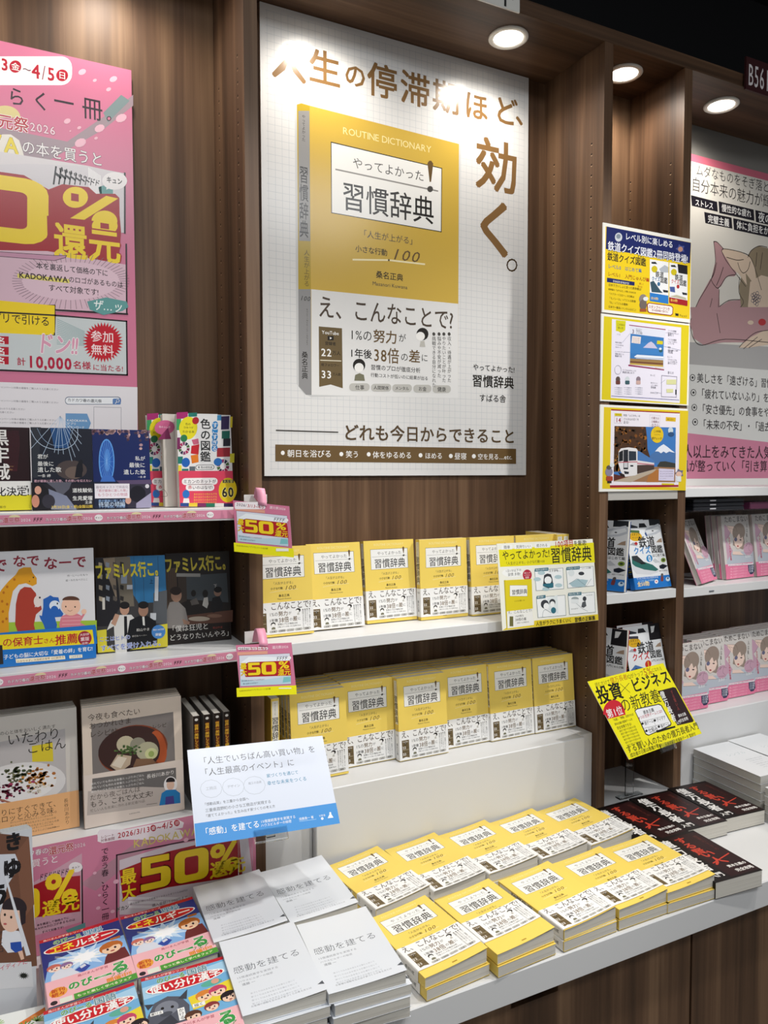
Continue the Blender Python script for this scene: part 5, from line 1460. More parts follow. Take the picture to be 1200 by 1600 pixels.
def picb(a):
    a.view(0, 850, 4.4444)
    a.poly([(-700, 670), (530, 600), (640, 594), (652, 690), (-700, 780)], '#ecd51e'); a.poly([(640, 575), (664, 570), (672, 690), (652, 695)], '#1f72c0')
    a.T('800人の', (-190, 700), (88, 680), '#b8202c', .012); a.T('保育士', (86, 680), (300, 664), '#b8202c', .02); a.T('さん', (300, 672), (380, 665), '#b8202c', .012); a.T('推薦', (380, 665), (540, 652), '#b8202c', .022)
    a.oval(586, 652, 48, 48, '#a02838'); a.T('大好評', (552, 630), (618, 625), '#f2d8d8', .01); a.T('重版', (556, 660), (618, 655), '#f2d8d8', .02); a.T('出来!', (566, 688), (610, 684), '#f2d8d8', .01)
    a.T('子どもの脳に大切な「愛着の絆」を育む!', (24, 775), (640, 730), WH, .014, 1.1)
    a.poly([(108, 795), (448, 772), (452, 796), (112, 822)], '#f0e4c8'); a.T('わかりやすい大阪総合保育 山口創先生', (118, 808), (444, 786), '#6a4a1c'); a.poly([(478, 770), (568, 764), (570, 785), (480, 792)], '#f0e4c8'); a.T('1,2才から', (486, 780), (562, 774), '#2a5a9a', .01)
    a.poly([(-60, 705), (16, 700), (24, 830), (-60, 840)], '#2a2626')
pa = Art(PW, PH, pic_fn, rough=.28, spec=.45); pic(pa)
pb_ = Art(PW, .062, lambda x, y: (pic_fn(x, y)[0], pic_fn(x, y)[1] - .0005), rough=.28, spec=.45); pb_.lrect(0, 0, PW, .0615, '#1f72c0'); picb(pb_)
picture_book = make_book(PW, PH, PT, '#dcdadc', pa, None, dict(z=(.0005, .062), c='#1f72c0', art=pb_))
# two comics
FW_, FH_, FT_ = .128, .182, .013
p_a5 = [(150.5, 868.5), (254, 866), (261, 1012), (152, 1021.5)]
def f1(a):
    a.base('#3c3a3a'); a.view(0, 850, 4.4444)
    a.poly([(880, 74), (1130, 72), (1150, 390), (960, 400), (900, 300)], '#2f6f9e'); a.poly([(668, 82), (800, 80), (835, 420), (760, 560), (670, 560)], '#222024'); a.poly([(720, 85), (800, 80), (812, 380), (750, 200)], '#8a7a68'); a.poly([(800, 80), (900, 76), (930, 420), (840, 420)], '#6d6558'); a.poly([(1060, 330), (1150, 310), (1155, 560), (1060, 540)], '#55585c')
    for i in range(16):
        a.poly([(690 + (i % 4) * 48, 110 + (i // 4) * 78), (715 + (i % 4) * 48, 118 + (i // 4) * 78), (712 + (i % 4) * 48, 150 + (i // 4) * 78), (690 + (i % 4) * 48, 140 + (i // 4) * 78)], ['#a89a84', '#2c2826', '#57504a', '#8a93a0'][(i * 7) % 4], up=False)
    a.L += 1
    for x in (925, 985, 1085): a.line([(x, 80), (x + 12, 380)], '#2a3440', .0005, up=False)
    a.L += 1
    a.rect(712, 355, 730, 440, '#c9c4bc'); a.rect(1068, 215, 1092, 385, '#c9ccd0'); a.rect(840, 200, 880, 260, '#8a94a4'); a.rect(880, 270, 918, 300, '#b8bcc4'); a.rect(1040, 470, 1080, 520, '#c9ccd0')
    a.poly([(740, 590), (770, 520), (830, 480), (910, 480), (945, 520), (940, 760), (800, 760), (790, 560)], '#d4d2ce'); a.poly([(860, 490), (880, 490), (884, 620), (862, 640)], '#1c1c20'); a.oval(864, 440, 32, 42, '#b88f78'); a.oval(864, 412, 34, 26, '#1c1a1a'); a.poly([(770, 540), (800, 470), (830, 480), (800, 560)], '#b88f78')
    a.poly([(880, 640), (900, 520), (960, 490), (1020, 490), (1080, 530), (1090, 740), (880, 750)], '#17171a'); a.oval(992, 450, 34, 44, '#a8806a'); a.oval(992, 412, 36, 26, '#1c1a1a'); a.poly([(985, 495), (1000, 495), (1004, 560), (990, 555)], '#e0ded8')
    a.T('ファミレス行こ。', (668, 172), (1122, 162), '#d9c93c', .045, 2.0, -.15)
    a.T('上', (1030, 248), (1058, 248), '#1a2a3a', .01, 1.3); a.T('和山やま', (945, 588), (1038, 588), '#d8d4ce', .004); a.T('単行本ペーパー', (915, 632), (1020, 632), '#b8b4ae')
def f1b(a):
    a.view(0, 850, 4.4444)
    a.poly([(672, 590), (738, 582), (740, 700), (800, 745), (676, 755)], '#d9cb3c'); a.poly([(1098, 556), (1158, 548), (1164, 715), (900, 735), (1090, 690)], '#d9cb3c')
    a.oval(1098, 606, 48, 50, '#4a86c8'); a.T('累計160万部', (1060, 590), (1136, 588), WH, .01); a.T('突破', (1076, 626), (1120, 624), WH, .02)
    a.T('ここはヒトの', (685, 655), (905, 640), '#4a6ac0', .01, 1.05, 0, (WH, .03)); a.T('すべてを受け入れる。', (694, 715), (1140, 690), '#4a6ac0', .012, 1.05, 0, (WH, .04))
comic1 = make_book(FW_, FH_, FT_, '#3c3a3a', cov(FW_, FH_, p_a5, f1), None, None)
fam_b = Art(FW_, FH_, homog(p_a5, [(0, FH_), (FW_, FH_), (FW_, 0), (0, 0)])); f1b(fam_b)
_ob = MB(); fam_b.into(_ob, lambda u, v, l: (u, -.0008 - l, v))
_me = bpy.data.meshes.new('paper_band'); _me.from_pydata(_ob.v, [], _ob.f)
for m in _ob.mats: _me.materials.append(m)
for p, i in zip(_me.polygons, _ob.m): p.material_index = i
comic1['parts'].append(('paper_band', _me))
p_a6 = [(259, 867), (353.5, 861.5), (360, 998), (262.5, 1007)]
def f2(a):
    a.base('#221c1a'); a.view(200, 840, 4.2857)
    a.poly([(245, 215), (320, 205), (330, 480), (255, 490)], '#4f3f34')
    for i in range(7): a.line([(252 + i * 12, 215), (262 + i * 11, 470)], '#2c221c', .0008, up=False)
    a.L += 1
    a.poly([(385, 255), (645, 235), (660, 430), (390, 410)], '#3f4448'); a.poly([(330, 250), (385, 245), (390, 420), (340, 440)], '#3a302a')
    a.poly([(370, 520), (690, 480), (690, 560), (400, 580)], '#5a3c30'); a.oval(470, 540, 70, 16, '#a89a8a'); a.oval(570, 520, 50, 12, '#7a5a4a')
    a.poly([(258, 490), (280, 430), (330, 420), (380, 470), (400, 560), (380, 600), (262, 605)], '#8a8480'); a.oval(322, 385, 34, 44, '#a07c68'); a.oval(318, 355, 36, 28, '#2a201c'); a.poly([(360, 540), (410, 560), (405, 580), (370, 575)], '#a07c68')
    a.poly([(490, 450), (500, 400), (525, 395), (530, 440), (520, 470)], '#b0aca6'); a.oval(508, 372, 18, 26, '#1c1816'); a.poly([(545, 470), (555, 400), (600, 385), (625, 440), (620, 480), (560, 500)], '#191719'); a.oval(588, 362, 24, 28, '#8a6c5c'); a.oval(590, 345, 26, 20, '#171415'); a.oval(432, 370, 16, 22, '#1c1816'); a.poly([(410, 420), (450, 400), (470, 440), (420, 450)], '#5a5450')
    a.T('ファミレス行こ。', (248, 188), (668, 165), '#b8a83a', .045, 2.0, -.15); a.rect(322, 240, 475, 262, '#8a8884'); a.T('下', (560, 320), (585, 320), '#c8c4be')
    a.T('「僕は狂児と', (270, 608), (534, 590), '#d8d4ce', .004, 1.05); a.T('どうなりたいんやろ」', (276, 668), (690, 632), '#d8d4ce', .004, 1.05); a.T('和山やま', (560, 600), (625, 596), '#8a3a34', .01)
comic2 = make_book(FW_, FH_, FT_, '#221c1a', cov(FW_, FH_, p_a6, f2), None, None)
# cookbooks
KW, KH, KT = .182, .222, .010
p_a8 = [(127.5, 1092.5), (283.8, 1087), (291.2, 1268.8), (128.8, 1295)]
def k8(a):
    a.base('#d9c9b8'); a.view(0, 1060, 4)
    a.poly([(572, 240), (1090, 205), (1108, 620), (575, 660)], '#77706c')
    a.oval(835, 425, 222, 158, '#7a3a22', 32, rot=-6); a.oval(825, 420, 212, 148, '#3a2420', 32, rot=-6); a.oval(1000, 420, 48, 110, '#a8502a', 20, rot=-12); a.oval(950, 420, 58, 100, '#3a2622', 20, rot=-10)
    a.oval(792, 385, 58, 54, '#b8ae92'); a.oval(870, 395, 50, 48, '#8a8674'); a.oval(930, 440, 70, 60, '#a8a488'); a.oval(955, 458, 40, 36, '#c2c490'); a.oval(955, 460, 18, 20, '#8fa05a')
    a.poly([(690, 520), (740, 445), (830, 465), (820, 520), (770, 555), (740, 560)], '#b8a48c'); a.poly([(700, 515), (745, 460), (800, 475), (760, 540)], '#d4c8b4'); a.poly([(835, 545), (860, 485), (960, 490), (985, 520), (960, 560), (880, 570)], '#7a5a42')
    random.seed(9)
    for i in range(46): a.oval(random.gauss(805, 32), random.gauss(425, 16), 9, 6, random.choice(['#3f5a2c', '#2c4420', '#56703a']), 6, up=False)
    a.L += 1
    a.T('今夜も食べたい', (548, 200), (888, 175), '#40322a', -.004); a.T('おつかれさま', (555, 252), (832, 232), '#40322a', -.004); a.T('レシピ帖', (558, 308), (745, 292), '#40322a', -.004)
    a.T('レシピ', (960, 290), (1050, 280), '#3a2a24')
def k8b(a):
    a.view(0, 1060, 4)
    a.poly([(572, 596), (1108, 558), (1112, 690), (560, 740)], '#6a6664'); a.poly([(540, 680), (900, 670), (1112, 690), (1120, 790), (530, 845)], '#b9aea6')
    for i in range(3): a.T('疲れていても作れる栄養たっぷりのごはん', (560, 625 + i * 26), (910, 600 + i * 26), '#e2ded8')
    a.T('長谷川あかり', (924, 602), (1100, 588), '#f0ece6', .004); 
    a.T('だから夜ごはんは', (552, 716), (885, 692), '#3a322c', -.004); a.T('もう、これで大丈夫!', (552, 760), (965, 728), '#3a322c', .006)
    a.T('忙しい人も気楽に作れる新定番70品', (552, 802), (915, 775), '#6a625c'); a.line([(925, 790), (990, 784)], '#4a443e', .0008); a.T('KADOKAWA', (812, 845), (882, 839), '#4a443e')
    a.oval(1075, 665, 42, 52, '#ece8e6'); a.oval(1075, 668, 24, 34, '#dcb8a2'); a.oval(1075, 645, 28, 26, '#1f1a1c', 16, 170, 370); a.poly([(1005, 800), (1020, 720), (1050, 700), (1105, 700), (1135, 725), (1138, 790)], '#1f7ab8'); a.poly([(1045, 745), (1095, 740), (1100, 792), (1042, 797)], '#4a3f8a')
cookb = dict(z=(.0005, .098), c='#d6c8bc', art=None)
_ca = Art(KW, .098, (lambda g: lambda x, y: (g(x, y)[0], g(x, y)[1] - .0005))(homog(p_a8, [(0, KH), (KW, KH), (KW, 0), (0, 0)])), rough=.35); _ca.lrect(0, 0, KW, .0975, '#dccec2'); k8b(_ca); cookb['art'] = _ca
cookbook_bowl = make_book(KW, KH, KT, '#d9c9b8', cov(KW, KH, p_a8, k8), None, cookb)
p_a7 = [(-44, 1083), (122, 1077), (124.5, 1290.6), (-46, 1316)]
def k7(a):
    a.base('#cfc9c0'); a.view(0, 1060, 4)
    a.poly([(-180, 290), (420, 210), (425, 690), (-180, 760)], '#b9b4b2')
    a.poly([(222, 312), (346, 300), (348, 435), (222, 425)], '#d6c232')
    a.oval(130, 590, 290, 165, '#d9d6d4', 32, rot=-5); a.oval(120, 585, 245, 130, '#e6e4e2', 32, rot=-5)
    random.seed(4)
    for n, x, y, sx, sy, cs in ((60, 110, 510, 55, 38, ['#5a6044', '#7a7a58', '#3f4a30']), (60, 250, 545, 42, 35, ['#a8662a', '#7a4a1e', '#c4863a']), (60, 70, 630, 75, 32, ['#5a1a30', '#7a2440', '#3f1024', '#a03a5a']), (20, 240, 620, 34, 16, ['#dfd8c8', '#c8bfae'])):
        for i in range(n): a.oval(random.gauss(x, sx), random.gauss(y, sy), random.uniform(7, 15), random.uniform(6, 12), random.choice(cs), 6, up=False)
        a.L += 1
    a.line([(-60, 640), (120, 725)], '#a8705a', .003)
    a.T('毎日がんばるあなたの心と体をおいしく満たす', (-240, 232), (366, 170), '#4a443c', -.004); a.T('いたわり', (72, 262), (395, 226), '#2a2622', -.005, 1.05); a.T('ごはん', (188, 330), (428, 303), '#2a2622', -.005, 1.05)
def k7b(a):
    a.view(0, 1060, 4)
    a.T('仕事終わりにすぐできて、', (-175, 800), (385, 738), '#3a2e22', -.005, 1.05); a.T('優しくホロッと沁みる味。', (-175, 855), (390, 780), '#3a2e22', -.005, 1.05)
    a.TV('長谷川あかり', (418, 708), (426, 898), '#3a2e22', -.004)
    for i in range(5): a.T('おいしいから体も心もよろこぶごはんの本', (78, 850 + i * 23), (340 + (i % 3) * 18, 826 + i * 23), '#5a4632')
    a.T('作りおきレシピ', (-60, 925), (62, 890), '#3a2e22', .006); a.T('KADOKAWA', (310, 916), (378, 910), '#3a2e22')
cookbook_plate = make_book(KW, KH, KT, '#cfc9c0', cov(KW, KH, p_a7, k7), None, band_art(KW, KH, p_a7, .0005, .068, '#e6b07a', k7b))
# recipe books shown spine-out
zsp = Art(.0125, .186, canvas=(100, 1000), rough=.3)
zsp.base('#231812'); zsp.oval(50, 40, 26, 14, '#d8d4ce'); zsp.rect(22, 85, 80, 470, '#7a3412'); zsp.TV('世界一美味しくて健康的な', (50, 90), (50, 465), '#f0c23a', .02, 1.5); zsp.TV('ズボラ飯', (50, 480), (50, 790), '#ece6dc', .04, 1.05); zsp.TV('料理研究家', (50, 810), (50, 960), '#c8b49a', .01)
zfr = Art(.135, .186, canvas=(100, 100), rough=.3); zfr.base('#33231a'); zfr.oval(50, 60, 34, 28, '#8a4a22')
spine_book = make_book(.135, .186, .0125, '#8d8680', zfr, zsp)
# thin paperbacks with white glossy jackets
p_W = [(462, 1446), (554, 1429), (644, 1521), (524, 1559)]
def wh(a):
    a.base('#dfe3e9'); a.view(400, 1150, 2.6667)
    a.T('感動を建てる', (240, 892), (474, 838), '#5f636a', -.006, 1.05)
    a.T('15億連続黒字を実現する', (262, 922), (412, 884), '#8a8e96'); a.T('ハウスビルダーの秘密', (272, 935), (400, 905), '#8a8e96'); a.T('遠藤 一', (290, 948), (340, 934), '#6a6e76')
    for i in range(4): a.T('家づくりは人生を変える仕事だと信じて', (335 + i * 6, 985 + i * 14), (500 + i * 16, 940 + i * 14), '#a4a8b0')
    a.T('お客様の感動を生み出す家づくりの考え方とは', (352, 1040), (585, 980), '#7a7e86'); a.poly([(600, 966), (612, 952), (628, 966)], '#55585e')
WW, WHH, WT = .128, .188, .0165
white_top = make_book(WW, WHH, WT, '#dfe3e9', cov(WW, WHH, p_W, wh, 10, .18, .5), None, None, lift=.006, rough=.18)
white_book = make_book(WW, WHH, WT, '#dfe3e9', cov(WW, WHH, p_W, wh, 0, .18, .5), None, None, rough=.18)
# manga study books
def faces(a, lst):
    for x, y, r, hair, skin in lst:
        a.oval(x, y - r * .25, r * 1.25, r * 1.1, hair, 14); a.oval(x, y + r * .1, r, r * .85, skin, 16)
        a.oval(x - r * .4, y + r * .05, r * .14, r * .22, '#2a2030', 8, up=False); a.oval(x + r * .4, y + r * .02, r * .14, r * .22, '#2a2030', 8, up=False); a.oval(x + r * .05, y + r * .5, r * .25, r * .12, '#a03a3a', 8)
        a.poly([(x - r, y - r * .2), (x - r * .5, y - r * .9), (x + r * .6, y - r * .9), (x + r, y - r * .3), (x + r * .3, y - r * .45), (x - r * .2, y - r * .2)], hair)
def me(a):
    a.base('#26367e')
    a.rect(0, 0, 128, 9, '#c02430'); a.T('角川まんが学習シリーズ', (6, 4.5), (70, 4.5), '#f4e0d8', .01)
    a.poly([(0, 120), (10, 70), (50, 60), (128, 58), (128, 126), (0, 126)], '#86b4e4'); a.star(62, 84, 56, 26, 14, '#c6def4', .6); a.star(62, 84, 34, 16, 12, '#eef5fa', .6); a.oval(62, 84, 17, 11, '#fbfdfe')
    for p in ([(20, 60), (40, 72), (30, 82), (56, 86)], [(110, 60), (92, 74), (100, 84), (76, 88)]): a.line(p, '#f4f0c0', .0008, up=False)
    a.L += 1
    a.poly([(92, 104), (100, 90), (124, 92), (128, 126), (86, 126)], '#6a2c2a'); a.poly([(10, 110), (20, 96), (40, 102), (50, 120), (44, 126), (8, 126)], '#d8dce6'); a.poly([(44, 112), (60, 100), (68, 112), (56, 124)], '#2f4aa0'); a.poly([(52, 106), (60, 102), (62, 108), (54, 112)], '#d8dce6')
    faces(a, [(104, 84, 15, '#b8682a', '#f0cba8'), (16, 92, 9, '#c86a5a', '#f0d8c8'), (34, 94, 8, '#8a6a9a', '#f0d8c8')])
    a.rect(106, 56, 122, 62, '#b8682a'); a.oval(64, 40, 60, 16, WH, 28); a.oval(64, 40, 57.5, 13.8, '#c81e28', 28)
    a.T('エネ', (12, 40), (52, 40), '#f4dc3a', .03, 1.1); a.T('ルギ', (52, 40), (92, 40), '#f2efe6', .03, 1.1); a.T('ー', (92, 40), (116, 40), '#f2efe6', .03, 1.1)
    a.T('のびーる', (20, 19), (66, 19), '#3f9a4a', .03, 1.25, 0, ('#f4f0d8', .06)); a.T('理科', (68, 18), (100, 18), '#4a86a8', .03, 1.1, 0, ('#eaf0ea', .06))
def meb(a):
    a.rect(36, 48, 128, 62, '#4f9a3a'); a.T('もっと楽しく学べるフェア', (40, 55), (120, 55), '#f4f0c8', .02)
    a.T('角川まんが学習', (46, 7), (92, 7), '#a8344a', .01); a.T('のび', (30, 27), (66, 27), '#3f9a4a', .05, 1.15, 0, ('#f8f2ea', .05)); a.T('ー', (66, 29), (96, 27), '#3f9a4a', .05, 1, 0, ('#f8f2ea', .05)); a.T('る', (94, 18), (122, 18), '#3f9a4a', .06, 1.1, 0, ('#f8f2ea', .05))
    a.T('フェア', (90, 33), (120, 33), '#3f8a4a', .02); a.T('開催中!!', (84, 43), (122, 43), '#e08a1c', .04)
    a.oval(16, 32, 13, 12, '#e8a03a'); a.T('新刊', (6, 27), (26, 27), '#b8341c', .03); a.T('続々', (6, 37), (26, 37), '#b8341c', .03)
    a.oval(8, 55, 5, 5, '#2a2026'); a.rect(16, 49, 34, 61, '#dfe4d4')
def mk(a):
    a.base('#74b0da')
    a.rect(0, 0, 128, 8, '#c02430'); a.T('角川まんが学習シリーズ', (6, 4), (70, 4), '#f4e0d8', .01)
    a.poly([(0, 24), (128, 12), (128, 40), (0, 52)], '#a8d0ea'); a.oval(100, 56, 16, 7, '#5fae9a'); a.oval(106, 54, 6, 6, '#d8a08a')
    a.poly([(4, 128), (2, 92), (14, 66), (34, 58), (52, 66), (62, 90), (58, 128)], '#565a66'); a.oval(30, 84, 17, 16, '#7d828e'); a.poly([(48, 70), (64, 54), (60, 76)], '#3e424c'); a.poly([(4, 78), (0, 64), (14, 68)], '#3e424c'); a.oval(24, 82, 2.4, 3, '#1c1c20'); a.oval(38, 84, 2.4, 3, '#1c1c20'); a.poly([(14, 112), (34, 100), (46, 128), (20, 128)], '#3a3d46'); a.oval(28, 96, 9, 5, '#4a4e58')
    a.rect(44, 92, 54, 118, '#f2f2f0'); a.TV('かける', (49, 93), (49, 117), BK, .01); a.rect(6, 86, 24, 93, '#f2f2f0'); a.T('書ける', (7, 89.5), (23, 89.5), BK, .01)
    a.poly([(62, 74), (128, 60), (128, 100), (66, 104)], '#e8d23a'); a.rect(66, 92, 84, 100, '#f2f2f0'); a.T('描く', (68, 96), (82, 96), BK, .01)
    faces(a, [(86, 82, 11, '#d8843a', '#f2d0b0'), (106, 80, 11, '#c2486a', '#f2d0b8'), (120, 100, 11, '#2a2226', '#f0cdb4'), (64, 118, 10, '#5a3a2a', '#f0cdb4'), (92, 110, 9, '#8a3a3a', '#f2d0b8')])
    a.oval(64, 36, 60, 15, WH, 28); a.oval(64, 36, 57.5, 12.8, '#c81e28', 28)
    a.T('使い分け漢字', (10, 36), (118, 36), WH, .035, 1.15)
    a.T('のびーる', (22, 17), (66, 17), '#3f9a4a', .03, 1.25, 0, ('#f4f0d8', .06)); a.T('国語', (68, 16), (100, 16), '#5f8a9a', .03, 1.1, 0, ('#eaf0ea', .06))
mkb = meb
GW, GH, GT = .128, .186, .019
def gart(f):
    a = Art(GW, GH, canvas=(128, 186), n=10, rough=.25, spec=.4)
    f(a)
    return a
def gband(f):
    a = Art(GW, .062, canvas=(128, 62), n=10, rough=.25, spec=.4)
    a.lrect(0, 0, GW, .062, '#efb6bc')
    f(a)
    return dict(z=(.0005, .0625), c='#efb6bc', art=a)
manga_energy = make_book(GW, GH, GT, '#c8ccd8', gart(me), None, gband(meb), lift=.004)
manga_energy_low = make_book(GW, GH, GT, '#c8ccd8', None, None, None)
manga_kanji = make_book(GW, GH, GT, '#c8d4dc', gart(mk), None, gband(mkb), lift=.004)
# railway quiz books
RW, RH, RT = .132, .182, .016
p_R = [(969.5, 822), (1029.6, 816.3), (1052.4, 920.3), (989, 924.3)]
def rail(red):
    f = Art(RW, RH, homog(p_R, [(0, RH), (RW, RH), (RW, 0), (0, 0)])); f.base('#e6e8ea'); rail_cover(f, red)
    b = band_art(RW, RH, p_R, .0005, .031, '#1f74c4' if not red else '#b01c28', lambda a: rail_band(a, red))
    s = Art(RT, RH, canvas=(100, 1000)); s.base('#23242a'); s.TV('鉄道クイズ図鑑', (50, 60), (50, 560), '#d8c83a', .02)
    for i in range(8): s.rect(20, 580 + i * 26, 80, 592 + i * 26, ['#c8b83a', '#3a6a9a', '#8a8a90'][i % 3])
    return make_book(RW, RH, RT, '#1d4f9a' if not red else '#b01c28', f, s, b)
rail_blue, rail_red = rail(False), rail(True)
# pink lady books
p_L = [(1109.5, 992.5), (1157.5, 984), (1179, 1084), (1131.5, 1093.5)]
def lady(a):
    a.base('#d2cdc8'); a.view(1050, 960, 8)
    SL, S, H, LN = '#c79fb2', '#ecd0c2', '#97867a', '#5a403c'
    a.poly([(620, 720), (1000, 660), (1020, 830), (640, 880)], '#b9c0ca')
    a.poly([(540, 370), (570, 385), (640, 440), (620, 520), (590, 560), (700, 690), (640, 820), (610, 700), (560, 500)], SL); a.poly([(580, 370), (680, 375), (730, 450), (720, 520), (650, 470), (600, 420)], S)
    a.oval(755, 440, 90, 120, H, 22); a.poly([(690, 420), (820, 420), (860, 600), (840, 660), (690, 620)], H)
    a.poly([(690, 540), (720, 470), (800, 460), (835, 540), (820, 620), (770, 660), (720, 620)], S)
    a.poly([(700, 520), (730, 420), (790, 400), (830, 470), (790, 520), (760, 450), (730, 520)], H)
    a.oval(722, 540, 22, 26, '#6a6a86'); a.oval(790, 538, 14, 8, '#3a2a2a'); a.oval(762, 622, 13, 9, '#a8202c')
    a.oval(915, 640, 70, 85, SL, 18); a.poly([(700, 700), (800, 690), (860, 730), (700, 740)], S)
    for c in ([(545, 370), (600, 400), (640, 450), (600, 540)], [(580, 375), (690, 375), (730, 440)], [(610, 400), (690, 420)], [(690, 540), (720, 620), (765, 660), (820, 610)], [(850, 640), (900, 580), (960, 590)], [(880, 700), (960, 690)], [(930, 560), (920, 640), (960, 680)], [(700, 740), (860, 730), (980, 720)]): a.curve(c, LN, .0006, up=False)
    a.L += 1
    a.T('ためこまない', (528, 296), (860, 250), '#4a403c', .006, 1.1); a.TV('人は美しい', (856, 310), (885, 620), '#5a504c', .004, .6)
    a.TV('今日からやめる習慣', (625, 520), (690, 820), '#c83a5c', .02, 1.0); a.T('エステ', (880, 745), (960, 730), WH, .02)
def ladyb(a):
    a.view(1050, 960, 8)
    a.poly([(650, 872), (1000, 815), (1004, 838), (655, 895)], '#f2e4ea'); a.T('8万人以上をみてきた人気エステティシャン', (660, 882), (995, 830), '#8a3a5a', .01)
    for i in range(4): a.T('美しさは足すことより引くこと', (690 + i * 4, 920 + i * 36), (930, 885 + i * 36), '#f6c8d6', .006)
    a.poly([(930, 850), (1010, 838), (1030, 920), (1010, 960), (975, 968), (945, 930)], '#2a3050')
    for i in range(3): a.T('引き算', (946 + i * 4, 872 + i * 30), (1014, 862 + i * 30), '#d8dce8', .01)
LW, LH, LT = .128, .184, .014
lady_book = make_book(LW, LH, LT, '#d9a9b8', cov(LW, LH, p_L, lady, 0, .35), None, band_art(LW, LH, p_L, .0005, .043, '#e27a9c', ladyb), side='R')
# black money books
DW, DH, DT = .128, .188, .034
def blk(a):
    a.base('#15100f')
    a.rect(48, 8, 126, 182, '#2c1414'); a.rect(84, 120, 126, 182, '#2a1516')
    a.TV('億万長者', (24, 12), (24, 150), '#ebe8e4', .035, .92); a.T('入門', (8, 166), (42, 166), '#ebe8e4', .03)
    a.TV('する賢', (66, 14), (66, 92), '#c2402e', .03, 1.15); a.TV('い人', (74, 78), (74, 138), '#c2402e', .03, 1.25)
    a.line([(56, 128), (118, 110)], '#c2402e', .003); a.TV('性悪のすすめ', (110, 20), (110, 90), '#5a2a24', .01)
    a.T('資本主義の', (72, 150), (122, 150), '#ebe8e4', .025); a.T('完全攻略', (76, 168), (122, 168), '#ebe8e4', .03)
ba = Art(DW, DH, canvas=(128, 188), rough=.35); blk(ba)
bs_ = Art(DT, DH, canvas=(100, 1000), rough=.35); bs_.TV('億万長者入門', (50, 60), (50, 700), '#ebe8e4', .02)
black_book = make_book(DW, DH, DT, '#15100f', ba, bs_)
# tall white books, right end
gw = Art(.132, .210, canvas=(100, 100), rough=.3); gw.base('#e2e4e6')
for i in range(6): gw.T('毎日を整える考え方の本', (46, 56 + i * 5), (90 - (i % 3) * 8, 56 + i * 5), '#9aa0a6')
gw.T('シンプル', (30, 36), (80, 36), '#c2ccce', .006)
grey_top = make_book(.132, .210, .0205, '#e2e4e6', gw, None, None, pages=PAGESG, side='R')
# magazine and leaflet book, far left
mg = Art(.205, .285, lambda x, y: ((hy(x, y, 1.285).x - (.023 - .205)), (hy(x, y, 1.285).z - .7515) / math.cos(math.radians(8))), rough=.22, spec=.5)
mg.base('#c9cbd0'); mg.view(0, 1280, 5)
mg.poly([(-900, 100), (230, 200), (290, 1150), (-900, 1300)], '#6f4a38'); mg.poly([(130, 320), (230, 200), (270, 700), (180, 820)], '#7d5440')
mg.poly([(-900, 380), (120, 330), (160, 420), (60, 560), (-100, 1150), (-900, 1200)], '#cfd2da')
mg.poly([(20, 900), (60, 890), (150, 900), (190, 1000), (150, 1050), (60, 1060), (10, 1000)], '#e0e2e8'); mg.poly([(80, 985), (165, 975), (175, 1040), (120, 1058), (85, 1030)], '#2a4fa8'); mg.poly([(140, 1050), (175, 1040), (190, 1100), (165, 1110)], '#e2b8a0')
mg.oval(85, 800, 84, 108, '#e8c2ac', 24); mg.oval(115, 730, 96, 78, '#2c2226', 24, 170, 375); mg.poly([(150, 720), (205, 720), (200, 840), (165, 860)], '#2c2226'); mg.oval(38, 782, 9, 11, BK, 10); mg.oval(88, 800, 9, 11, BK, 10); mg.oval(40, 850, 14, 8, '#b85a5a', 10)
mg.poly([(30, 480), (50, 500), (240, 1070), (205, 1080)], '#d9dce2')
mg.T('き', (30, 232), (180, 240), '#141012', .06, 1.1); mg.T('ゅ', (0, 410), (185, 424), '#141012', .06, 1.15); mg.T('う', (-105, 640), (80, 640), '#141012', .06, 1.15)
mg.TV('クッとコ', (-5, 900), (10, 1060), '#3a3438', .006)
mg.poly([(-900, 1190), (245, 1120), (260, 1300), (-900, 1400)], '#d6d6d9'); mg.T('毎日のごはんアイディアに', (-330, 1210), (220, 1165), '#c8344a', .004, 1.05); mg.star(185, 1222, 46, 24, 14, '#1c1a1a', .6)
magazine = make_book(.205, .285, .004, '#b9bdbc', mg, None, None, pages=PAGESG, rough=.22)
lf = Art(.19, .20, canvas=(190, 200), rough=.25)
lf.base('#e4e6e2'); lf.oval(112, 130, 46, 50, '#1c1a1a', 28); lf.oval(112, 130, 40, 43, '#2a2624', 26); lf.star(104, 126, 10, 3, 4, '#e6e6e2')
lf.poly([(150, 30), (186, 6), (188, 18), (158, 36)], '#d8742a'); lf.oval(172, 22, 5, 3, '#e09040')
for x, y, r, c in ((160, 44, 14, '#5f8a3a'), (176, 34, 10, '#7aa04a'), (168, 90, 22, '#3f8a4a'), (180, 60, 12, '#8ab85a'), (120, 20, 10, '#a8c48a')):
    for k in range(7):
        t = k * .45 - .3
        lf.line([(x, y), (x + r * math.cos(t), y - r * math.sin(t))], c, .0022, up=False)
lf.L += 1
lf.oval(172, 160, 26, 50, '#2f8a4a', 20); lf.oval(176, 100, 12, 10, '#8ab84a')
for k in range(14):
    t = k * .24
    lf.line([(168, 116), (168 + 22 * math.cos(t), 112 - 22 * math.sin(t))], '#3a4a34', .0008, up=False)
lf.L += 1
leaf_book = make_book(.19, .20, .012, '#dfe1dc', lf, None, None, rough=.25)
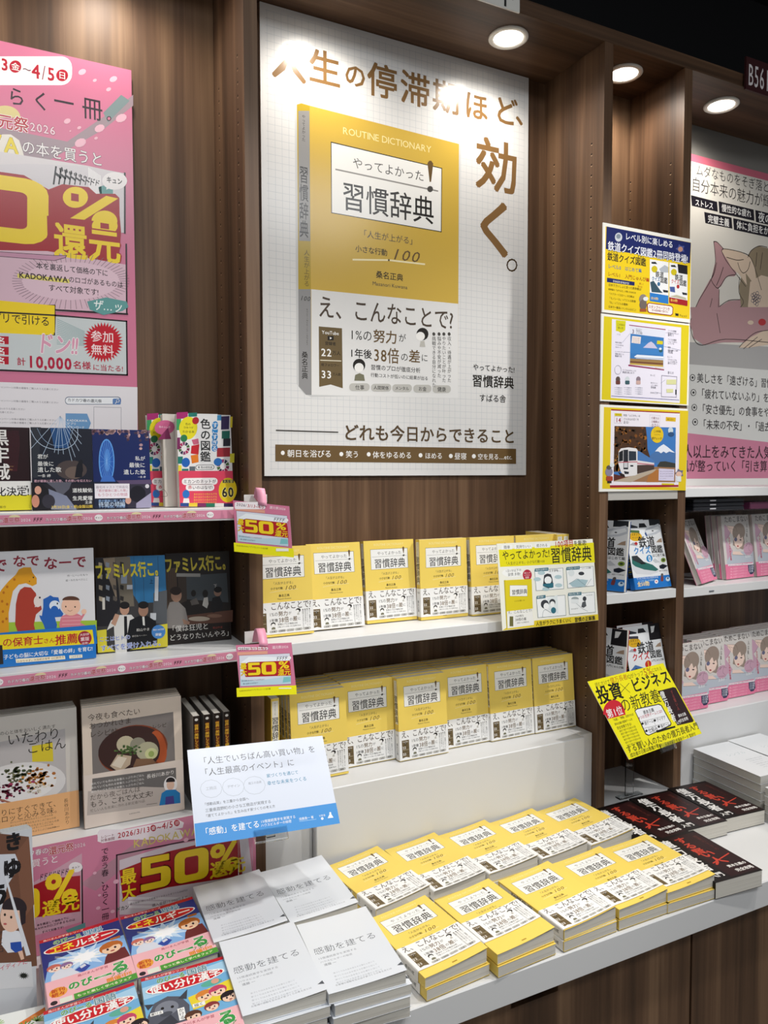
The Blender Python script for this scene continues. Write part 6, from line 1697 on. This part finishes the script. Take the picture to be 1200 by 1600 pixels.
# ------------------------------------------------------------------ yellow books
GY = 'yellow paperbacks with white paper bands'
xs = [.4535, .5815, .7245, .8555, .9905, 1.122]
bands = [.002, -.003, .004, .004, .0, .0]
leans = [5, 8, 6, 3, 4, 4]
yy = [1.505, 1.522, 1.538, 1.522, 1.512, 1.508]
ordn = ['first', 'second', 'third', 'fourth', 'fifth', 'sixth']
for i, x in enumerate(xs):
    put(YBK, 'paperback_book', stand(YBK, x, yy[i], zU, 0, leans[i]), ('yellow paperback with white band on the upper shelf, %s from the left' % ordn[i]) if i < 5 else 'yellow paperback mostly hidden behind the habit sign card on the upper shelf', 'book', GY, bands[i])
for k, x in enumerate((1.259, 1.2785)):
    m = Matrix.Translation((x, 1.508, zU + .0004)) @ Matrix.Rotation(math.radians(90), 4, 'Z')
    put(YBK, 'paperback_book', m, ['yellow paperback standing edge-on at the right end of the upper shelf, inner one', 'yellow paperback standing edge-on at the right end of the upper shelf, outer one'][k], 'book', GY)
LX = [(.5265, 1.490), (.6565, 1.518), (.7865, 1.497), (.9165, 1.517), (1.0465, 1.510), (1.1785, 1.508)]
for i, (x, y) in enumerate(LX):
    n = 5 if y > 1.505 else 6
    for k in range(n):
        lb = 'yellow paperback on the white riser, front copy of the %s column from the left' % ordn[i] if k == 0 else \
             'yellow paperback filed %s behind the front copy in the %s riser column' % (ordn[k - 1], ordn[i])
        put(YBK, 'paperback_book', stand(YBK, x, y + k * .0212, zR, 0, 5), lb, 'book', GY, .002 if i in (0,) else -.002)
put(YBK, 'paperback_book', Matrix.Translation((.5005, 1.497, zR + .0004)) @ Matrix.Rotation(math.radians(90), 4, 'Z'), 'yellow paperback turned spine-out at the left end of the riser', 'book', GY)
# stacks lying on the counter: (x, y, yaw, copies, band shift, second-copy shift)
BACK = [(.646, 1.332, 8, 2, -.004, .014), (.780, 1.334, 4, 2, -.006, .0), (.914, 1.336, 3, 2, -.004, 0), (1.048, 1.335, 2.5, 2, -.004, 0), (1.180, 1.334, 3, 2, -.003, .006)]
FRONT = [(.638, 1.122, 5, 2, .015, .0), (.778, 1.118, 4, 2, .032, 0), (.925, 1.12, 3, 2, -.002, 0), (1.061, 1.122, 1, 2, .010, 0), (1.188, 1.12, -1, 2, .013, .0)]
for row, nm in ((BACK, 'back'), (FRONT, 'front')):
    for i, (x, y, yaw, n, bs, s2) in enumerate(row):
        for k in range(n):
            top = k == n - 1
            q = YBL if top else YBK
            random.seed(i * 7 + k + (nm == 'back') * 50)
            dx, dy = (0, 0) if top else (random.uniform(.0, .005), random.uniform(-.0035, -.001) - s2)
            put(q, 'paperback_book', lie(q, x + dx, y + dy, ZT + .0006 + (k + 1) * (YT + .0019), yaw if top else yaw - 1),
                ('yellow paperback lying on top of the %s stack from the left in the %s row' if top else 'yellow paperback at the bottom of the %s stack from the left in the %s row') % (ordn[i], nm), 'book', GY, bs)
# ------------------------------------------------------------------ the other books, placed
NV = 'pocket novels on the upper left shelf'
put(novel1, 'pocket_novel', stand(novel1, -.0625, 1.489, zA1, 0, 5), 'dark red pocket novel with huge white title and yellow band, leftmost on its shelf', 'book', NV)
put(novel2, 'pocket_novel', stand(novel2, .0412, 1.484, zA1, 0, 5), 'dark pocket novel with ferris wheel spokes and pale lettering', 'book', NV)
put(novel3, 'pocket_novel', stand(novel3, .1440, 1.486, zA1, 0, 5), 'blue pocket novel with a lit ferris wheel beside the bright books of colours', 'book', NV)
CB_ = 'books of colours on the upper left shelf'
put(colour_book, 'colour_book', stand(colour_book, .2515, 1.535, zA1, 2, 4), 'patchwork book of colours half hidden behind the cream copy', 'book', CB_)
put(colour_inner, 'colour_book', stand(colour_inner, .2760, 1.508, zA1, 3, 4), 'cream copy with a pink blot between the two patchwork colour books', 'book', CB_)
put(colour_book, 'colour_book', stand(colour_book, .2985, 1.481, zA1, 4, 4), 'front patchwork book of colours with yellow splash and red band', 'book', CB_)
put(picture_book, 'picture_book', stand(picture_book, .1415 - PW, 1.484, zA2, 0, 3), 'picture book with giraffe, bear, blue cat and baby on the middle left shelf', 'book')
CM = 'comics on the middle left shelf'
put(comic1, 'comic_book', stand(comic1, .1475, 1.516, zA2, -2, 4), 'comic with two men in a street below a yellow title', 'book', CM)
put(comic2, 'comic_book', stand(comic2, .2810, 1.532, zA2, -2, 4), 'dark comic with diners at tables, at the right end of its shelf', 'book', CM)
CK = 'cookbooks on the left riser'
for k in range(4):
    put(cookbook_plate, 'cookbook', stand(cookbook_plate, .1065 - KW - k * .001, 1.488 + k * .0135, zR, 0, 4), ['front cookbook with a plate of beet salad and orange band', 'cookbook filed directly behind the beet salad cookbook', 'cookbook filed third in the beet salad pile', 'rearmost cookbook of the beet salad pile'][k], 'book', CK)
for k in range(5):
    put(cookbook_bowl, 'cookbook', stand(cookbook_bowl, .1145 + k * .0006, 1.472 + k * .0135, zR + 0, 0, 5), ['front cookbook with a brown soup bowl, beside the spine-out recipe books', 'cookbook filed directly behind the soup bowl cookbook', 'cookbook filed third in the soup bowl pile', 'cookbook filed fourth in the soup bowl pile', 'rearmost cookbook of the soup bowl pile'][k], 'book', CK)
for k, x in enumerate((.3135, .3345, .3545, .3735)):
    m = Matrix.Translation((x + .0125, 1.462, zR + .0005)) @ Matrix.Rotation(math.radians(90), 4, 'Z')
    put(spine_book, 'recipe_book', m, '%s from the left of the four dark recipe books standing spine-out' % ordn[k], 'book', 'recipe books standing spine-out')
# white jacket stacks
WS = [('back left', .3580, 1.314, -2, 4), ('back right', .4895, 1.309, -1, 4), ('front left', .3560, 1.122, -4, 4), ('front right', .4860, 1.108, -5, 4)]
for nm, x, y, yaw, n in WS:
    for k in range(n):
        top = k == n - 1
        q = white_top if top else white_book
        random.seed(len(nm) * 13 + k)
        dx, dy = (0, 0) if top else (random.uniform(-.002, .007), random.uniform(-.010, -.002))
        put(q, 'white_paperback', lie(q, x + dx, y + dy, ZT + .0006 + (k + 1) * (WT + .0009), yaw + (0 if top else random.uniform(-1, 1.5))),
            'top glossy white paperback of the %s white stack' % nm if top else 'white paperback lying %s from the bottom of the %s white stack' % (ordn[k], nm), 'book', 'white paperbacks in four stacks')
# manga study books
MS = [(manga_energy, 'blue energy', 'back left', .0975, 1.284, 2, 3), (manga_energy, 'blue energy', 'back right', .2280, 1.293, 1, 3), (manga_kanji, 'kanji', 'front left', .0950, 1.094, 1, 3), (manga_kanji, 'kanji', 'front right', .2265, 1.100, -4, 3)]
for q, nm, ps, x, y, yaw, n in MS:
    for k in range(n):
        top = k == n - 1
        b = q if top else manga_energy_low
        random.seed(len(ps) * 5 + k)
        put(b, 'manga_book', lie(b, x + (0 if top else random.uniform(-.003, .003)), y - (0 if top else random.uniform(0, .003)), ZT + .0006 + (k + 1) * (GT + .0012), yaw),
            'top %s study manga of the %s stack' % (nm, ps) if top else 'study manga lying %s from the bottom under the %s %s manga' % (ordn[k], ps, nm), 'book', 'study manga in four stacks')
for k in range(4):
    put(magazine, 'magazine', stand(magazine, .023 - .205 - .002 * k, 1.276 + k * .0052, ZT + .0008, 0, 8), ['front magazine with a child and large black letters at the far left', 'magazine directly behind the front child magazine', 'magazine third in the leaning pile at the far left', 'rearmost magazine of the leaning pile at the far left'][k], 'magazine', 'magazines leaning at the far left')
for k in range(2):
    put(leaf_book, 'recipe_booklet', lie(leaf_book, -.0655, 1.163, ZT + .0006 + (k + 1) * .0128, -5), ['lower booklet under the white one with a dark cup', 'white booklet with dark cup and green leaves at the lower left corner'][k], 'book', 'booklets at the lower left')
# railway quiz books
RB, RR = 'railway quiz books on the short shelf', 'railway quiz books behind the yellow card'
put(rail_blue, 'quiz_book', stand(rail_blue, 1.3475, 1.560, zC1, -66, 8), 'blue banded railway quiz book half hidden by the upright, left copy', 'book', RB)
put(rail_blue, 'quiz_book', stand(rail_blue, 1.4460, 1.445, zC1, 2, 14), 'front blue banded railway quiz book, right copy with a green train', 'book', RB)
put(rail_blue, 'quiz_book', stand(rail_blue, 1.4465, 1.4665, zC1, 2, 14), 'blue railway quiz book directly behind the front right copy', 'book', RB)
put(rail_red, 'quiz_book', stand(rail_red, 1.3475, 1.560, 1.013, -66, 8), 'red titled railway quiz book half hidden by the upright, left copy', 'book', RR)
put(rail_red, 'quiz_book', stand(rail_red, 1.4470, 1.446, 1.013, 1, 14), 'front red titled railway quiz book above the yellow sign card', 'book', RR)
put(rail_red, 'quiz_book', stand(rail_red, 1.4475, 1.4675, 1.013, 1, 14), 'red railway quiz book directly behind the front red copy', 'book', RR)
# pink lady books
LB = 'pink lady books'
put(lady_book, 'lady_book', stand(lady_book, 1.688, 1.446, zD1, 22, 22), 'pink lady book fallen askew against the upright on the upper right shelf', 'book', LB)
for i, (x, y) in enumerate(((1.842, 1.492), (1.978, 1.496), (2.114, 1.498))):
    for k in range(3 if i == 0 else 2):
        put(lady_book, 'lady_book', stand(lady_book, x - k * .004 * (i == 0), y + k * .0176, zD1, 4, 7), ('upright pink lady book in front on the upper right shelf, %s column' if k == 0 else ('pink lady book filed behind the %s column front copy on the upper right shelf' if k == 1 else 'rearmost pink lady book of the %s column on the upper right shelf')) % ordn[i], 'book', LB)
for i, (x, y) in enumerate(((1.6125, 1.462), (1.7195, 1.484), (1.848, 1.494), (1.976, 1.50), (2.105, 1.502))):
    for k in range(1 if i == 0 else 4):
        put(lady_book, 'lady_book', stand(lady_book, x, y + k * .0176, zR, 0, 6), ('front pink lady book of the %s column on the right riser' if k == 0 else 'pink lady book filed ' + ordn[k - 1] + ' behind the front of the %s column on the right riser') % ordn[i], 'book', LB)
# black books
BS_ = [('by the back yellow stack', 1.306, 1.290, 1, 1), ('before the narrow bay', 1.436, 1.292, -3, 1), ('touching the tall white stack', 1.568, 1.292, -4, 1), ('at the counter edge', 1.314, 1.108, -4, 1)]
for nm, x, y, yaw, n in BS_:
    for k in range(n):
        put(black_book, 'black_paperback', lie(black_book, x + .001 * (k == 0), y, ZT + .0006 + (k + 1) * (DT + .0006), yaw), ('top black paperback with red and white title %s' if k == n - 1 else 'lower black paperback with red and white title %s') % nm, 'book', 'black paperbacks with red and white titles')
# tall white stacks at the right
for nm, x, y, n, yaw in (('left', 1.711, 1.322, 5, -2), ('right', 1.848, 1.325, 5, -1), ('front', 1.704, 1.100, 4, 0)):
    for k in range(n):
        random.seed(n + k + int(x * 100))
        put(grey_top, 'white_softcover', lie(grey_top, x + random.uniform(-.001, .001), y, ZT + .0006 + (k + 1) * .0209, yaw), ('top tall white softcover of the %s stack by the right riser' if k == n - 1 else 'tall white softcover, ' + ordn[k] + ' from the bottom of the %s right stack') % nm, 'book', 'tall white softcovers at the right')
# objects hanging in a clear tray under the shelf of the lady poster
e = empty('accessory_tray', (1.80, 1.50, zD0 - .0248))
tag(e, 'clear tray with dark slim cases under the shelf below the lady poster', 'tray')
MB().box(-.185, -.05, -.041, .6, .10, -.039, ACRYL).box(-.185, -.05, -.039, -.183, .10, 0, ACRYL).out('tray', e)
for i in range(3):
    mb = MB().box(0, 0, 0, .20, .09, .0105, M('#1c1d22', .3), .002).box(.062, -.0006, .004, .085, 0, .007, M('#c9c9cc', .3))
    o = mb.out('slim_case'); o.location = (1.66, 1.452, zD0 - .0248 - .0385 + i * .0112)
    tag(o, ['lowest', 'middle', 'topmost'][i] + ' of three slim black cases in the tray under the lady poster shelf', 'case', 'slim black cases')
o = MB().box(0, 0, 0, .15, .09, .02, M('#5a2a44', .35), .002).out('slim_case'); o.location = (1.885, 1.452, zD0 - .0248 - .0385)
tag(o, 'plum coloured case in the tray at the right edge', 'case')
# hanging aisle signs
a = Art(.17, .11, canvas=(170, 110)); a.base('#d4d2cc'); a.T('下', (104, 80), (160, 80), '#1c1a1a', .02)
x1 = hy(812, 10, 1.425).x
board('aisle_sign', x1 - .17, x1, 2.6305, 2.7405, 1.425, .004, a, 'white aisle sign with one black character at the top edge', 'sign')
x0 = hy(1166, 110, 1.425).x
a = Art(.26, .085, canvas=(260, 85)); a.base('#3a1c1e'); a.T('B561', (9, 42), (96, 42), '#d8d2d2', .004, 2.1)
board('aisle_sign', x0, x0 + .26, 2.628, 2.713, 1.425, .006, a, 'dark maroon aisle sign with a pale letter and number at the right edge', 'sign', side='#3a1c1e')
